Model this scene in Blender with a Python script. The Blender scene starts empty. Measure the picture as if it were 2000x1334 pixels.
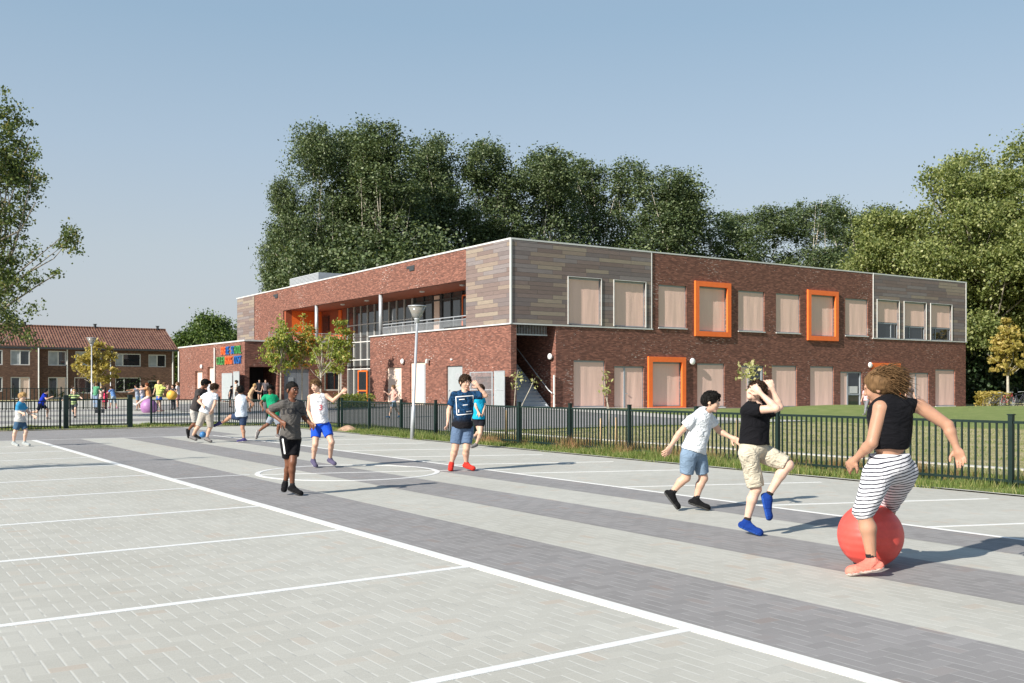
import bpy, math, random, numpy as np
from mathutils import Vector, Matrix
from mathutils.bvhtree import BVHTree
R=math.radians
rnd=random.Random(7)
SC=bpy.context.scene
COL=SC.collection
# ------------------------------------------------------------------ camera, world, sun, exposure
F,CY,H=1965.74,752.72,1.4
WM=np.array([[.8324,-.55417,0.],[0.,0.,-1.],[.55417,.8324,0.]])   # world -> camera (right, down, forward)
cd=bpy.data.cameras.new('camera'); cam=bpy.data.objects.new('camera',cd); COL.objects.link(cam)
cd.sensor_width=36; cd.lens=F/2000*36; cd.shift_y=(CY-667)/2000; cd.clip_end=2000; cd.clip_start=.1
right=Vector(WM[0]); up=Vector((0,0,1)); back=-Vector(WM[2])
m=Matrix((right,up,back)).transposed().to_4x4(); m.translation=(0,0,H); cam.matrix_world=m
SC.camera=cam
SUN_AZ,SUN_EL=10.0,31.5      # azimuth the light travels towards (deg from +x), elevation
w=bpy.data.worlds.new('World'); SC.world=w; w.use_nodes=True
nt=w.node_tree; sky=nt.nodes.new('ShaderNodeTexSky'); sky.sky_type='NISHITA'; sky.sun_disc=False
sky.sun_elevation=R(SUN_EL); sky.sun_rotation=math.atan2(-math.cos(R(SUN_AZ)),-math.sin(R(SUN_AZ)))
sky.air_density=1.0; sky.dust_density=1.6; sky.ozone_density=2.0; sky.altitude=0
bg=nt.nodes['Background']; bg.inputs[1].default_value=.10
hs=nt.nodes.new('ShaderNodeHueSaturation'); hs.inputs['Saturation'].default_value=.70; nt.links.new(sky.outputs[0],hs.inputs['Color'])
wbn=nt.nodes.new('ShaderNodeMix'); wbn.data_type='RGBA'; wbn.blend_type='MULTIPLY'; wbn.inputs[0].default_value=1; wbn.inputs[7].default_value=(.90,.935,.925,1)
nt.links.new(hs.outputs[0],wbn.inputs[6])
# summer haze: a pale veil by height above the horizon, mixed with the clear-air sky
tc=nt.nodes.new('ShaderNodeTexCoord'); sx=nt.nodes.new('ShaderNodeSeparateXYZ'); nt.links.new(tc.outputs['Generated'],sx.inputs[0])
hz_=nt.nodes.new('ShaderNodeValToRGB'); e_=hz_.color_ramp.elements
while len(e_)<6: e_.new(.5)
for q_,(p_,c_) in zip(e_,((0,(3.22,3.42,3.74)),(.077,(3.2,3.44,3.76)),(.127,(3.07,3.44,3.79)),(.225,(2.53,3.22,3.96)),(.337,(1.89,2.79,3.72)),(1,(.85,1.6,2.9)))): q_.position=p_; q_.color=(*[v_/4 for v_ in c_],1)
nt.links.new(sx.outputs[2],hz_.inputs[0])
sc_=nt.nodes.new('ShaderNodeVectorMath'); sc_.operation='SCALE'; sc_.inputs['Scale'].default_value=4.0; nt.links.new(hz_.outputs[0],sc_.inputs[0])
mx_=nt.nodes.new('ShaderNodeMix'); mx_.data_type='RGBA'; mx_.inputs[0].default_value=.78; nt.links.new(wbn.outputs[2],mx_.inputs[6]); nt.links.new(sc_.outputs[0],mx_.inputs[7]); nt.links.new(mx_.outputs[2],bg.inputs[0])
ld=bpy.data.lights.new('sun','SUN'); ld.energy=4.6; ld.angle=R(.55); ld.color=(1,.94,.85)
sun=bpy.data.objects.new('sun',ld); COL.objects.link(sun)
sv=Vector((-math.cos(R(SUN_AZ))*math.cos(R(SUN_EL)),-math.sin(R(SUN_AZ))*math.cos(R(SUN_EL)),math.sin(R(SUN_EL))))
sun.rotation_euler=sv.to_track_quat('Z','Y').to_euler(); sun.location=sv*60
SC.view_settings.view_transform='Standard'; SC.view_settings.look='None'; SC.view_settings.gamma=1; SC.view_settings.exposure=.78
# ------------------------------------------------------------------ picture point -> place in the world
CAMP=np.array([0,0,H])
def ray(px,py): return WM.T@np.array([(px-1000)/F,(py-CY)/F,1.])
def G(px,py,z=0.): d=ray(px,py); return CAMP+d*((z-H)/d[2])
def PXp(px,py,x): d=ray(px,py); return CAMP+d*(x/d[0])
def PYp(px,py,y): d=ray(px,py); return CAMP+d*(y/d[1])
def at(px,py,D): return CAMP+ray(px,py)*D
def sstep(t): t=np.clip(t,0,1); return t*t*(3-2*t)
def hgt(x,y):
    x=np.asarray(x,float); y=np.asarray(y,float)
    dx=np.maximum(28.9-x,0)+np.maximum(x-72,0)*.3; dy=np.maximum(43.5-y,0)
    hb=.21-.30*np.clip((x-31)/20,0,1)-.12*np.clip((x-50)/25,0,1)
    base=hb*sstep(1-(np.hypot(dx,dy)-1.)/13)
    return base+.30*np.exp(-((x-48)/5.5)**2-((y-37.5)/3.0)**2)+.16*np.exp(-((x-60)/7)**2-((y-36.)/4.0)**2)
# ------------------------------------------------------------------ materials
def newmat(name):
    m=bpy.data.materials.new(name); m.use_nodes=True; n=m.node_tree.nodes; return m,m.node_tree,n['Principled BSDF']
def N(t,ty,**k):
    n=t.nodes.new('ShaderNode'+ty)
    for a,b in k.items():
        if a in ('ins',):
            for i,v in b.items(): n.inputs[i].default_value=v
        else: setattr(n,a,b)
    return n
def L(t,a,b): t.links.new(a,b)
def math_(t,op,a,b=None,c=None):
    n=t.nodes.new('ShaderNodeMath'); n.operation=op
    for i,v in enumerate((a,b,c)):
        if v is None: continue
        if isinstance(v,(int,float)): n.inputs[i].default_value=v
        else: t.links.new(v,n.inputs[i])
    return n.outputs[0]
def ramp(t,fac,stops,interp='LINEAR'):
    n=t.nodes.new('ShaderNodeValToRGB'); n.color_ramp.interpolation=interp
    e=n.color_ramp.elements
    while len(e)<len(stops): e.new(.5)
    for el,(p,c) in zip(e,stops): el.position=p; el.color=(*c,1)
    t.links.new(fac,n.inputs[0]); return n.outputs[0]
def mixc(t,fac,a,b,mode='MIX'):
    n=t.nodes.new('ShaderNodeMix'); n.data_type='RGBA'; n.blend_type=mode
    for s,v in ((0,fac),(6,a),(7,b)):
        if isinstance(v,(int,float)): n.inputs[s].default_value=v
        elif isinstance(v,tuple): n.inputs[s].default_value=(*v,1)
        else: t.links.new(v,n.inputs[s])
    return n.outputs[2]
def bump(t,bsdf,h,strength=.3,dist=.01):
    b=t.nodes.new('ShaderNodeBump'); b.inputs['Strength'].default_value=strength; b.inputs['Distance'].default_value=dist
    t.links.new(h,b.inputs['Height']); t.links.new(b.outputs[0],bsdf.inputs['Normal'])
def plain(name,c,rough=.6,metal=0,var=.12,scale=8,bs=.0,spec=.4,bscale=None):
    m,t,b=newmat(name); g=N(t,'NewGeometry'); n=N(t,'TexNoise'); n.inputs['Scale'].default_value=scale; n.inputs['Detail'].default_value=5
    L(t,g.outputs['Position'],n.inputs['Vector'])
    lo=tuple(v*(1-var) for v in c); hi=tuple(min(1,v*(1+var)) for v in c)
    L(t,ramp(t,n.outputs[0],[(.3,lo),(.7,hi)]),b.inputs['Base Color'])
    b.inputs['Roughness'].default_value=rough; b.inputs['Metallic'].default_value=metal; b.inputs['Specular IOR Level'].default_value=spec
    if bs:
        n2=N(t,'TexNoise'); n2.inputs['Scale'].default_value=bscale or scale*4; n2.inputs['Detail'].default_value=4; L(t,g.outputs['Position'],n2.inputs['Vector'])
        bump(t,b,n2.outputs[0],bs,.02)
    return m
def uvw(t):
    g=N(t,'NewGeometry'); s=N(t,'SeparateXYZ'); L(t,g.outputs['Position'],s.inputs[0])
    u=math_(t,'ADD',s.outputs[0],s.outputs[1]); c=N(t,'CombineXYZ'); L(t,u,c.inputs[0]); L(t,s.outputs[2],c.inputs[1]); return c.outputs[0],u,s.outputs[2],g.outputs['Position']
def brick_mat(name,c1,c2,mortar,fleck=(.55,.45,.40),bw=.215,bh=.058,flk=.985):
    m,t,b=newmat(name); v,u,z,pos=uvw(t)
    br=N(t,'TexBrick',offset=.42,offset_frequency=2); L(t,v,br.inputs['Vector'])
    for k,x in (('Color1',(0,0,0,1)),('Color2',(1,1,1,1)),('Mortar',(.5,.5,.5,1)),('Scale',1),('Mortar Size',.007),('Mortar Smooth',.3),('Bias',0),('Brick Width',bw),('Row Height',bh)): br.inputs[k].default_value=x
    col=ramp(t,br.outputs['Color'],[(0,c1),(.45,tuple((a+b_)/2 for a,b_ in zip(c1,c2))),(.8,c2),(1,tuple(x*1.25 for x in c2))])
    # large weathering and horizontal bands of burn tone
    mp=N(t,'Mapping'); mp.inputs['Scale'].default_value=(1.2,9,1); L(t,v,mp.inputs[0])
    n=N(t,'TexNoise'); n.inputs['Scale'].default_value=1; n.inputs['Detail'].default_value=6; L(t,mp.outputs[0],n.inputs[0])
    col=mixc(t,.5,col,ramp(t,n.outputs[0],[(.3,(.74,.73,.75)),(.7,(1.16,1.14,1.12))]),'MULTIPLY')
    mp2=N(t,'Mapping'); mp2.inputs['Scale'].default_value=(1/bw,1/bh,1); L(t,v,mp2.inputs[0])
    wn=N(t,'TexNoise'); wn.inputs['Scale'].default_value=.9; wn.inputs['Detail'].default_value=1; L(t,mp2.outputs[0],wn.inputs[0])
    n3=N(t,'TexNoise'); n3.inputs['Scale'].default_value=.35; L(t,v,n3.inputs[0])
    thr=math_(t,'SUBTRACT',1.08,math_(t,'MULTIPLY',n3.outputs[0],.6))
    fl=math_(t,'GREATER_THAN',wn.outputs[0],math_(t,'MULTIPLY',thr,.92))
    col=mixc(t,math_(t,'MULTIPLY',fl,.8),col,fleck)
    col=mixc(t,br.outputs['Fac'],col,mortar)
    L(t,col,b.inputs['Base Color']); b.inputs['Roughness'].default_value=.85; b.inputs['Specular IOR Level'].default_value=.2
    inv=math_(t,'SUBTRACT',1,br.outputs['Fac']); hh=math_(t,'ADD',inv,math_(t,'MULTIPLY',br.outputs['Color'],.5)); bump(t,b,hh,.35,.008)
    return m
def timber_mat(name):
    m,t,b=newmat(name); v,u,z,pos=uvw(t)
    br=N(t,'TexBrick',offset=.37,offset_frequency=3,squash=.7,squash_frequency=2); L(t,v,br.inputs['Vector'])
    for k,x in (('Color1',(0,0,0,1)),('Color2',(1,1,1,1)),('Mortar',(.5,.5,.5,1)),('Scale',1),('Mortar Size',.008),('Mortar Smooth',.2),('Bias',0),('Brick Width',2.3),('Row Height',.222)): br.inputs[k].default_value=x
    cols=[(0,(.21,.18,.175)),(.18,(.18,.133,.118)),(.40,(.25,.195,.155)),(.56,(.20,.15,.135)),(.72,(.275,.225,.175)),(.84,(.165,.135,.13))]
    col=ramp(t,br.outputs['Color'],cols,'CONSTANT')
    mp=N(t,'Mapping'); mp.inputs['Scale'].default_value=(2,60,1); L(t,v,mp.inputs[0])
    n=N(t,'TexNoise'); n.inputs['Scale'].default_value=1; n.inputs['Detail'].default_value=8; n.inputs['Roughness'].default_value=.7; L(t,mp.outputs[0],n.inputs[0])
    col=mixc(t,1,col,ramp(t,n.outputs[0],[(.25,(.62,.62,.62)),(.75,(1.3,1.3,1.3))]),'MULTIPLY')
    col=mixc(t,br.outputs['Fac'],col,(.05,.045,.045))
    L(t,col,b.inputs['Base Color']); b.inputs['Roughness'].default_value=.8
    bump(t,b,math_(t,'ADD',math_(t,'SUBTRACT',1,br.outputs['Fac']),math_(t,'MULTIPLY',n.outputs[0],.3)),.5,.01)
    return m
def paver_mat(name,c,mortar,w=.093,var=.1,tint=(1.0,.92,.88)):
    """herringbone paving, two-to-one bricks"""
    m,t,b=newmat(name); g=N(t,'NewGeometry'); s=N(t,'SeparateXYZ'); L(t,g.outputs['Position'],s.inputs[0])
    X=math_(t,'ADD',math_(t,'DIVIDE',s.outputs[0],w),6000); Y=math_(t,'ADD',math_(t,'DIVIDE',s.outputs[1],w),6000)
    i=math_(t,'FLOOR',X); j=math_(t,'FLOOR',Y); fx=math_(t,'SUBTRACT',X,i); fy=math_(t,'SUBTRACT',Y,j)
    k=math_(t,'MODULO',math_(t,'ADD',math_(t,'SUBTRACT',i,j),6000),4)
    k=math_(t,'ROUND',k); hor=math_(t,'LESS_THAN',k,1.5)
    lx=math_(t,'ADD',k,fx); kk=math_(t,'SUBTRACT',3,k); ly=math_(t,'ADD',kk,fy)
    def md(a,b_,La):
        return math_(t,'MINIMUM',math_(t,'MINIMUM',a,math_(t,'SUBTRACT',La,a)),math_(t,'MINIMUM',b_,math_(t,'SUBTRACT',1,b_)))
    dh=md(lx,fy,2); dv=md(ly,fx,2)
    d=N(t,'Mix'); L(t,hor,d.inputs[0]); L(t,dv,d.inputs[2]); L(t,dh,d.inputs[3]); d=d.outputs[0]
    # sun shading painted into the colour: joints along x fainter than along y
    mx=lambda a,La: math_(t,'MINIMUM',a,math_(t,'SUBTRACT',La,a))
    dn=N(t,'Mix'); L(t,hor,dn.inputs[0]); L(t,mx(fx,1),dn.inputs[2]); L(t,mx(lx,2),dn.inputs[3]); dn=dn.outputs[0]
    ix=math_(t,'SUBTRACT',i,math_(t,'MULTIPLY',hor,k)); jy=math_(t,'SUBTRACT',j,math_(t,'MULTIPLY',math_(t,'SUBTRACT',1,hor),kk))
    c3=N(t,'CombineXYZ'); L(t,ix,c3.inputs[0]); L(t,jy,c3.inputs[1]); wn=N(t,'TexWhiteNoise'); L(t,c3.outputs[0],wn.inputs[0])
    lo=tuple(x*(1-var) for x in c); hi=tuple(x*(1+var) for x in c); tn=tuple(x*y for x,y in zip(c,tint))
    col=ramp(t,wn.outputs[0],[(0,lo),(.6,c),(.9,hi),(1,tn)])
    no=N(t,'TexNoise'); no.inputs['Scale'].default_value=.45; no.inputs['Detail'].default_value=8; no.inputs['Roughness'].default_value=.65; L(t,g.outputs['Position'],no.inputs[0])
    col=mixc(t,1,col,ramp(t,no.outputs[0],[(.3,(.90,.89,.87)),(.7,(1.05,1.05,1.05))]),'MULTIPLY')
    nf=N(t,'TexNoise'); nf.inputs['Scale'].default_value=160; nf.inputs['Detail'].default_value=3; L(t,g.outputs['Position'],nf.inputs[0])
    col=mixc(t,1,col,ramp(t,nf.outputs[0],[(.3,(.93,.93,.93)),(.7,(1.06,1.06,1.06))]),'MULTIPLY')
    st=N(t,'TexNoise'); st.inputs['Scale'].default_value=1.7; st.inputs['Detail'].default_value=4; L(t,g.outputs['Position'],st.inputs[0])
    col=mixc(t,ramp(t,st.outputs[0],[(.66,(0,0,0)),(.74,(.3,.3,.3))]),col,tuple(x*y for x,y in zip(c,(.93,.80,.74))))
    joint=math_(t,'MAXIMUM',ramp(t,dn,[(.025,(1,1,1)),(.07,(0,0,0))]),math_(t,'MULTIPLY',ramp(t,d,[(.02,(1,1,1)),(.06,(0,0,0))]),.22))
    nj=N(t,'TexNoise'); nj.inputs['Scale'].default_value=5; L(t,g.outputs['Position'],nj.inputs[0])
    jc=ramp(t,nj.outputs[0],[(.36,tuple(x*.72 for x in mortar)),(.46,mortar)])
    col=mixc(t,joint,col,jc)
    L(t,col,b.inputs['Base Color']); b.inputs['Roughness'].default_value=.9; b.inputs['Specular IOR Level'].default_value=.2
    bump(t,b,math_(t,'ADD',ramp(t,d,[(.03,(0,0,0)),(.10,(1,1,1))]),math_(t,'MULTIPLY',wn.outputs[0],.15)),.12,.005)
    return m
def glass_mat(name,c=(.02,.025,.03),rough=.03):
    m,t,b=newmat(name); b.inputs['Base Color'].default_value=(*c,1); b.inputs['Roughness'].default_value=rough; b.inputs['Specular IOR Level'].default_value=.9
    g=N(t,'NewGeometry'); n=N(t,'TexNoise'); n.inputs['Scale'].default_value=.7; L(t,g.outputs['Position'],n.inputs[0]); bump(t,b,n.outputs[0],.05,.05)
    return m
def leaf_mat(name,stops,trans=.35,rough=.5):
    m,t,b=newmat(name); g=N(t,'NewGeometry'); col=ramp(t,g.outputs['Random Per Island'],stops)
    L(t,col,b.inputs['Base Color']); b.inputs['Roughness'].default_value=rough; b.inputs['Specular IOR Level'].default_value=.35
    tr=N(t,'BsdfTranslucent'); L(t,mixc(t,1,col,(1.3,1.25,.6),'MULTIPLY'),tr.inputs[0]); mx=N(t,'MixShader'); mx.inputs[0].default_value=trans
    L(t,b.outputs[0],mx.inputs[1]); L(t,tr.outputs[0],mx.inputs[2]); L(t,mx.outputs[0],t.nodes['Material Output'].inputs[0]); return m
def grass_ground(name,stops,sc=1.2):
    m,t,b=newmat(name); g=N(t,'NewGeometry')
    a=N(t,'TexNoise'); a.inputs['Scale'].default_value=sc; a.inputs['Detail'].default_value=10; a.inputs['Roughness'].default_value=.75; L(t,g.outputs['Position'],a.inputs[0])
    f=N(t,'TexNoise'); f.inputs['Scale'].default_value=26; f.inputs['Detail'].default_value=6; f.inputs['Roughness'].default_value=.8; L(t,g.outputs['Position'],f.inputs[0])
    col=ramp(t,math_(t,'ADD',math_(t,'MULTIPLY',a.outputs[0],.6),math_(t,'MULTIPLY',f.outputs[0],.4)),stops)
    L(t,col,b.inputs['Base Color']); b.inputs['Roughness'].default_value=.95; b.inputs['Specular IOR Level'].default_value=.1
    bump(t,b,f.outputs[0],1,.06); return m
MT={}
MT['brick']=brick_mat('red_brick',(.130,.058,.044),(.265,.118,.085),(.115,.068,.055))
MT['brick_house']=brick_mat('brown_brick',(.085,.048,.034),(.15,.085,.058),(.12,.085,.07),fleck=(.3,.2,.14))
MT['timber']=timber_mat('timber')
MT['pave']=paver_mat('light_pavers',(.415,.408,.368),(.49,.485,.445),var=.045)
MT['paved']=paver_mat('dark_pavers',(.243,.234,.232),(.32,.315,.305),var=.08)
MT['paint']=plain('court_paint',(.66,.66,.64),.7,var=.06,scale=30,bs=.15)
MT['conc']=plain('concrete',(.44,.42,.38),.9,var=.12,scale=3,bs=.3)
MT['metal']=plain('galvanised_steel',(.46,.48,.50),.45,.35,var=.1,scale=5)
MT['white']=plain('light_metal',(.62,.62,.60),.5,.1,var=.06,scale=3)
MT['greyframe']=plain('grey_frame',(.30,.33,.36),.5,var=.08,scale=5)
MT['darkframe']=plain('dark_frame',(.04,.045,.05),.5)
MT['orange']=plain('orange_metal',(.86,.17,.032),.45,var=.05,scale=4)
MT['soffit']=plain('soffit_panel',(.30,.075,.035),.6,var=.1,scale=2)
MT['door']=plain('grey_door',(.33,.36,.37),.5,var=.05,scale=2)
MT['doordark']=plain('blue_grey_door',(.20,.22,.25),.5,var=.05,scale=2)
MT['cream']=plain('cream_panel',(.70,.54,.45),.6,var=.04,scale=2)
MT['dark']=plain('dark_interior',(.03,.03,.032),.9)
MT['glass']=glass_mat('glass')
MT['glassc']=glass_mat('curtain_glass',(.055,.06,.062),.03)
MT['lampglass']=plain('opal_glass',(.80,.80,.78),.25,var=.02)
MT['fence']=plain('dark_green_steel',(.004,.016,.013),.5,var=.15,scale=12)
MT['soil']=plain('soil',(.16,.10,.07),.95,var=.3,scale=3,bs=.6)
MT['bark']=plain('bark',(.23,.20,.16),.9,var=.35,scale=6,bs=.8,bscale=30)
MT['barkl']=plain('pale_bark',(.42,.38,.31),.9,var=.25,scale=6,bs=.5,bscale=30)
MT['stake']=plain('stake_wood',(.50,.34,.19),.8,var=.2,scale=10)
MT['lawn']=grass_ground('lawn',[(.30,(.17,.19,.075)),(.44,(.30,.29,.13)),(.54,(.46,.40,.23)),(.72,(.60,.52,.34))])
MT['lawng']=grass_ground('lush_lawn',[(.30,(.12,.16,.05)),(.5,(.20,.25,.085)),(.7,(.34,.33,.16))])
MT['blade']=leaf_mat('grass_blades',[(0,(.08,.14,.025)),(.5,(.15,.21,.05)),(.85,(.26,.28,.09)),(1,(.45,.38,.19))],.3,.6)
MT['weed']=leaf_mat('dry_weed',[(0,(.22,.17,.07)),(.5,(.36,.25,.12)),(1,(.42,.20,.12))],.3,.7)
# blind fabric with soft vertical folds
def blind_mat():
    m,t,b=newmat('blind_fabric'); v,u,z,pos=uvw(t)
    mp=N(t,'Mapping'); mp.inputs['Scale'].default_value=(3.2,.35,1); L(t,v,mp.inputs[0])
    n=N(t,'TexNoise'); n.inputs['Scale'].default_value=1.3; n.inputs['Detail'].default_value=2; n.inputs['Distortion'].default_value=.8; L(t,mp.outputs[0],n.inputs[0])
    L(t,ramp(t,n.outputs[0],[(.3,(.74,.505,.42)),(.7,(.78,.54,.45))]),b.inputs['Base Color']); b.inputs['Roughness'].default_value=.85
    bump(t,b,n.outputs[0],.3,.03); return m
MT['blind']=blind_mat()
def roof_tile():
    m,t,b=newmat('clay_roof_tiles'); g=N(t,'NewGeometry'); s=N(t,'SeparateXYZ'); L(t,g.outputs['Position'],s.inputs[0])
    c=N(t,'CombineXYZ'); L(t,s.outputs[0],c.inputs[0]); L(t,math_(t,'MULTIPLY',s.outputs[2],1.55),c.inputs[1])
    br=N(t,'TexBrick',offset=0,offset_frequency=1); L(t,c.outputs[0],br.inputs['Vector'])
    for k,x in (('Color1',(0,0,0,1)),('Color2',(1,1,1,1)),('Mortar',(.5,.5,.5,1)),('Scale',1),('Mortar Size',.035),('Mortar Smooth',1.),('Bias',0),('Brick Width',.26),('Row Height',.34)): br.inputs[k].default_value=x
    col=ramp(t,br.outputs['Color'],[(0,(.17,.072,.045)),(.5,(.24,.105,.068)),(1,(.32,.16,.10))])
    n=N(t,'TexNoise'); n.inputs['Scale'].default_value=.5; n.inputs['Detail'].default_value=5; L(t,g.outputs['Position'],n.inputs[0])
    col=mixc(t,1,col,ramp(t,n.outputs[0],[(.3,(.8,.75,.7)),(.7,(1.1,1.1,1.1))]),'MULTIPLY')
    col=mixc(t,br.outputs['Fac'],col,(.10,.045,.03)); L(t,col,b.inputs['Base Color']); b.inputs['Roughness'].default_value=.8
    wv=math_(t,'SINE',math_(t,'MULTIPLY',s.outputs[0],2*math.pi/.26)); bump(t,b,math_(t,'ADD',wv,math_(t,'SUBTRACT',1,br.outputs['Fac'])),.9,.05); return m
MT['tile']=roof_tile()
# ------------------------------------------------------------------ mesh helpers
ROOT={}
def tag(o,label=None,cat=None,group=None,kind=None):
    if label: o['label']=label
    if cat: o['category']=cat
    if group: o['group']=group
    if kind: o['kind']=kind
    return o
def thing(name,loc,label,cat,group=None):
    o=bpy.data.objects.new(name,None); COL.objects.link(o); o.location=[float(v) for v in loc]; o.empty_display_size=.2
    ROOT[o.name]=np.array(loc,float); return tag(o,label,cat,group)
class MB:
    def __init__(s): s.v=[]; s.f=[]; s.mi=[]; s.cur=0
    def add(s,vs,fs):
        o=len(s.v); s.v+= [tuple(map(float,p)) for p in vs]; s.f+=[tuple(i+o for i in f) for f in fs]; s.mi+=[s.cur]*len(fs); return s
    def box(s,a,b):
        x0,y0,z0=a; x1,y1,z1=b
        return s.add([(x0,y0,z0),(x1,y0,z0),(x1,y1,z0),(x0,y1,z0),(x0,y0,z1),(x1,y0,z1),(x1,y1,z1),(x0,y1,z1)],[(0,3,2,1),(4,5,6,7),(0,1,5,4),(1,2,6,5),(2,3,7,6),(3,0,4,7)])
    def quad(s,*p): return s.add(p,[tuple(range(len(p)))])
    def tube(s,pts,r,n=8,caps=True):
        pts=[np.array(p,float) for p in pts]; rs=r if isinstance(r,(list,tuple)) else [r]*len(pts); vs=[]; fs=[]
        ref=None
        for k,p in enumerate(pts):
            d=pts[min(k+1,len(pts)-1)]-pts[max(k-1,0)]; d/=np.linalg.norm(d)+1e-9
            a=np.cross(d,(0,0,1) if abs(d[2])<.9 else (1,0,0)) if ref is None else ref-d*np.dot(ref,d)
            a/=np.linalg.norm(a)+1e-9; ref=a; b=np.cross(d,a)
            for i in range(n):
                t=2*math.pi*i/n; vs.append(p+rs[k]*(math.cos(t)*a+math.sin(t)*b))
        for k in range(len(pts)-1):
            for i in range(n):
                j=(i+1)%n; fs.append((k*n+i,k*n+j,(k+1)*n+j,(k+1)*n+i))
        if caps: fs.append(tuple(range(n-1,-1,-1))); fs.append(tuple((len(pts)-1)*n+i for i in range(n)))
        return s.add(vs,fs)
    def lathe(s,c,prof,n=20):
        return s.tube([(c[0],c[1],c[2]+z) for r,z in prof],[r for r,z in prof],n)
    def sphere(s,c,r,nu=20,nv=12):
        rr=r if isinstance(r,(tuple,list)) else (r,r,r); vs=[];fs=[]
        for i in range(nv+1):
            a=math.pi*i/nv
            for j in range(nu):
                b=2*math.pi*j/nu; vs.append((c[0]+rr[0]*math.sin(a)*math.cos(b),c[1]+rr[1]*math.sin(a)*math.sin(b),c[2]-rr[2]*math.cos(a)))
        for i in range(nv):
            for j in range(nu):
                k=(j+1)%nu; fs.append((i*nu+j,i*nu+k,(i+1)*nu+k,(i+1)*nu+j))
        return s.add(vs,fs)
    def build(s,name,mats,parent=None,smooth=False,origin=None,**tg):
        v=np.array(s.v,float); off=np.zeros(3)
        if parent is not None: off=ROOT[parent.name]
        elif origin is not None: off=np.array(origin,float)
        me=bpy.data.meshes.new(name); me.from_pydata((v-off).tolist(),[],s.f)
        for mm in (mats if isinstance(mats,(list,tuple)) else [mats]): me.materials.append(mm)
        me.polygons.foreach_set('material_index',s.mi)
        if smooth: me.polygons.foreach_set('use_smooth',[True]*len(s.f))
        me.update(); o=bpy.data.objects.new(name,me); COL.objects.link(o)
        if parent is not None: o.parent=parent; ROOT[o.name]=off
        else: o.location=[float(q) for q in off]; ROOT[o.name]=off
        return tag(o,**tg)
def fast_mesh(name,V,Fc,mats,parent=None,smooth=True,mi=None,origin=None,**tg):
    """V (n,3), Fc (m,k) arrays"""
    off=ROOT[parent.name] if parent is not None else (np.array(origin,float) if origin is not None else np.zeros(3))
    me=bpy.data.meshes.new(name); k=Fc.shape[1]; me.vertices.add(len(V)); me.vertices.foreach_set('co',(V-off).astype(np.float32).ravel())
    me.loops.add(Fc.size); me.loops.foreach_set('vertex_index',Fc.astype(np.int32).ravel())
    me.polygons.add(len(Fc)); me.polygons.foreach_set('loop_start',np.arange(0,Fc.size,k,dtype=np.int32))
    for mm in (mats if isinstance(mats,(list,tuple)) else [mats]): me.materials.append(mm)
    if mi is not None: me.polygons.foreach_set('material_index',mi.astype(np.int32))
    me.update(calc_edges=True); me.polygons.foreach_set('use_smooth',np.full(len(Fc),smooth)); me.update()
    o=bpy.data.objects.new(name,me); COL.objects.link(o)
    if parent is not None: o.parent=parent; ROOT[o.name]=off
    else: o.location=[float(q) for q in off]; ROOT[o.name]=off
    return tag(o,**tg)
def sheet(name,x0,x1,y0,y1,mat,off,step=1.,kind='structure',skew=None):
    gx=sorted(set([x0,x1]+[v for v in np.arange(math.ceil(x0),x1,step)])); gy=sorted(set([y0,y1]+[v for v in np.arange(math.ceil(y0),y1,step)]))
    X,Y=np.meshgrid(gx,gy,indexing='ij'); Z=hgt(X,Y)+off
    V=np.stack([X,Y,Z],-1).reshape(-1,3); nx,ny=len(gx),len(gy); I=np.arange(nx*ny).reshape(nx,ny)
    Fc=np.stack([I[:-1,:-1],I[1:,:-1],I[1:,1:],I[:-1,1:]],-1).reshape(-1,4)
    return fast_mesh(name,V,Fc,mat,smooth=True,kind=kind)
def strip(name,pts,width,mat,off,kind='structure',n=24):
    """a painted line or kerb laid on the ground through the given points"""
    mb=MB(); P=[np.array(p[:2],float) for p in pts]
    for a,b in zip(P[:-1],P[1:]):
        d=b-a; Ln=np.linalg.norm(d); d/=Ln; nrm=np.array([-d[1],d[0]])*width/2; k=max(1,int(Ln/1.0)) if (hgt(*a)>1e-3 or hgt(*b)>1e-3) else 1
        for i in range(k):
            q=a+d*Ln*i/k; r=a+d*Ln*(i+1)/k
            tp_=[(v[0],v[1],float(hgt(v[0],v[1]))+off) for v in (q-nrm,r-nrm,r+nrm,q+nrm)]; bt_=[(v[0],v[1],v[2]-off+.001) for v in tp_]
            mb.add(tp_+bt_,[(0,1,2,3),(0,4,5,1),(1,5,6,2),(2,6,7,3),(3,7,4,0)])
    return mb
# ================================================================== GROUND
sheet('ground',-40,110,-12,130,MT['lawn'],-.012)
far=MB(); far.box((-900,-300,-.6),(900,1200,-.5)); far.build('field',MT['lawng'],kind='structure')
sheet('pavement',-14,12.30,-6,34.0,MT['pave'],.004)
SX=[4.14,5.17,6.24,7.19,8.08,8.86]
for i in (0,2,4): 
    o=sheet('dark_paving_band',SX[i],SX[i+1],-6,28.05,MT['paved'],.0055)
sheet('dark_paving_band',-14,9.4,28.05,34.0,MT['paved'],.0055)
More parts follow.
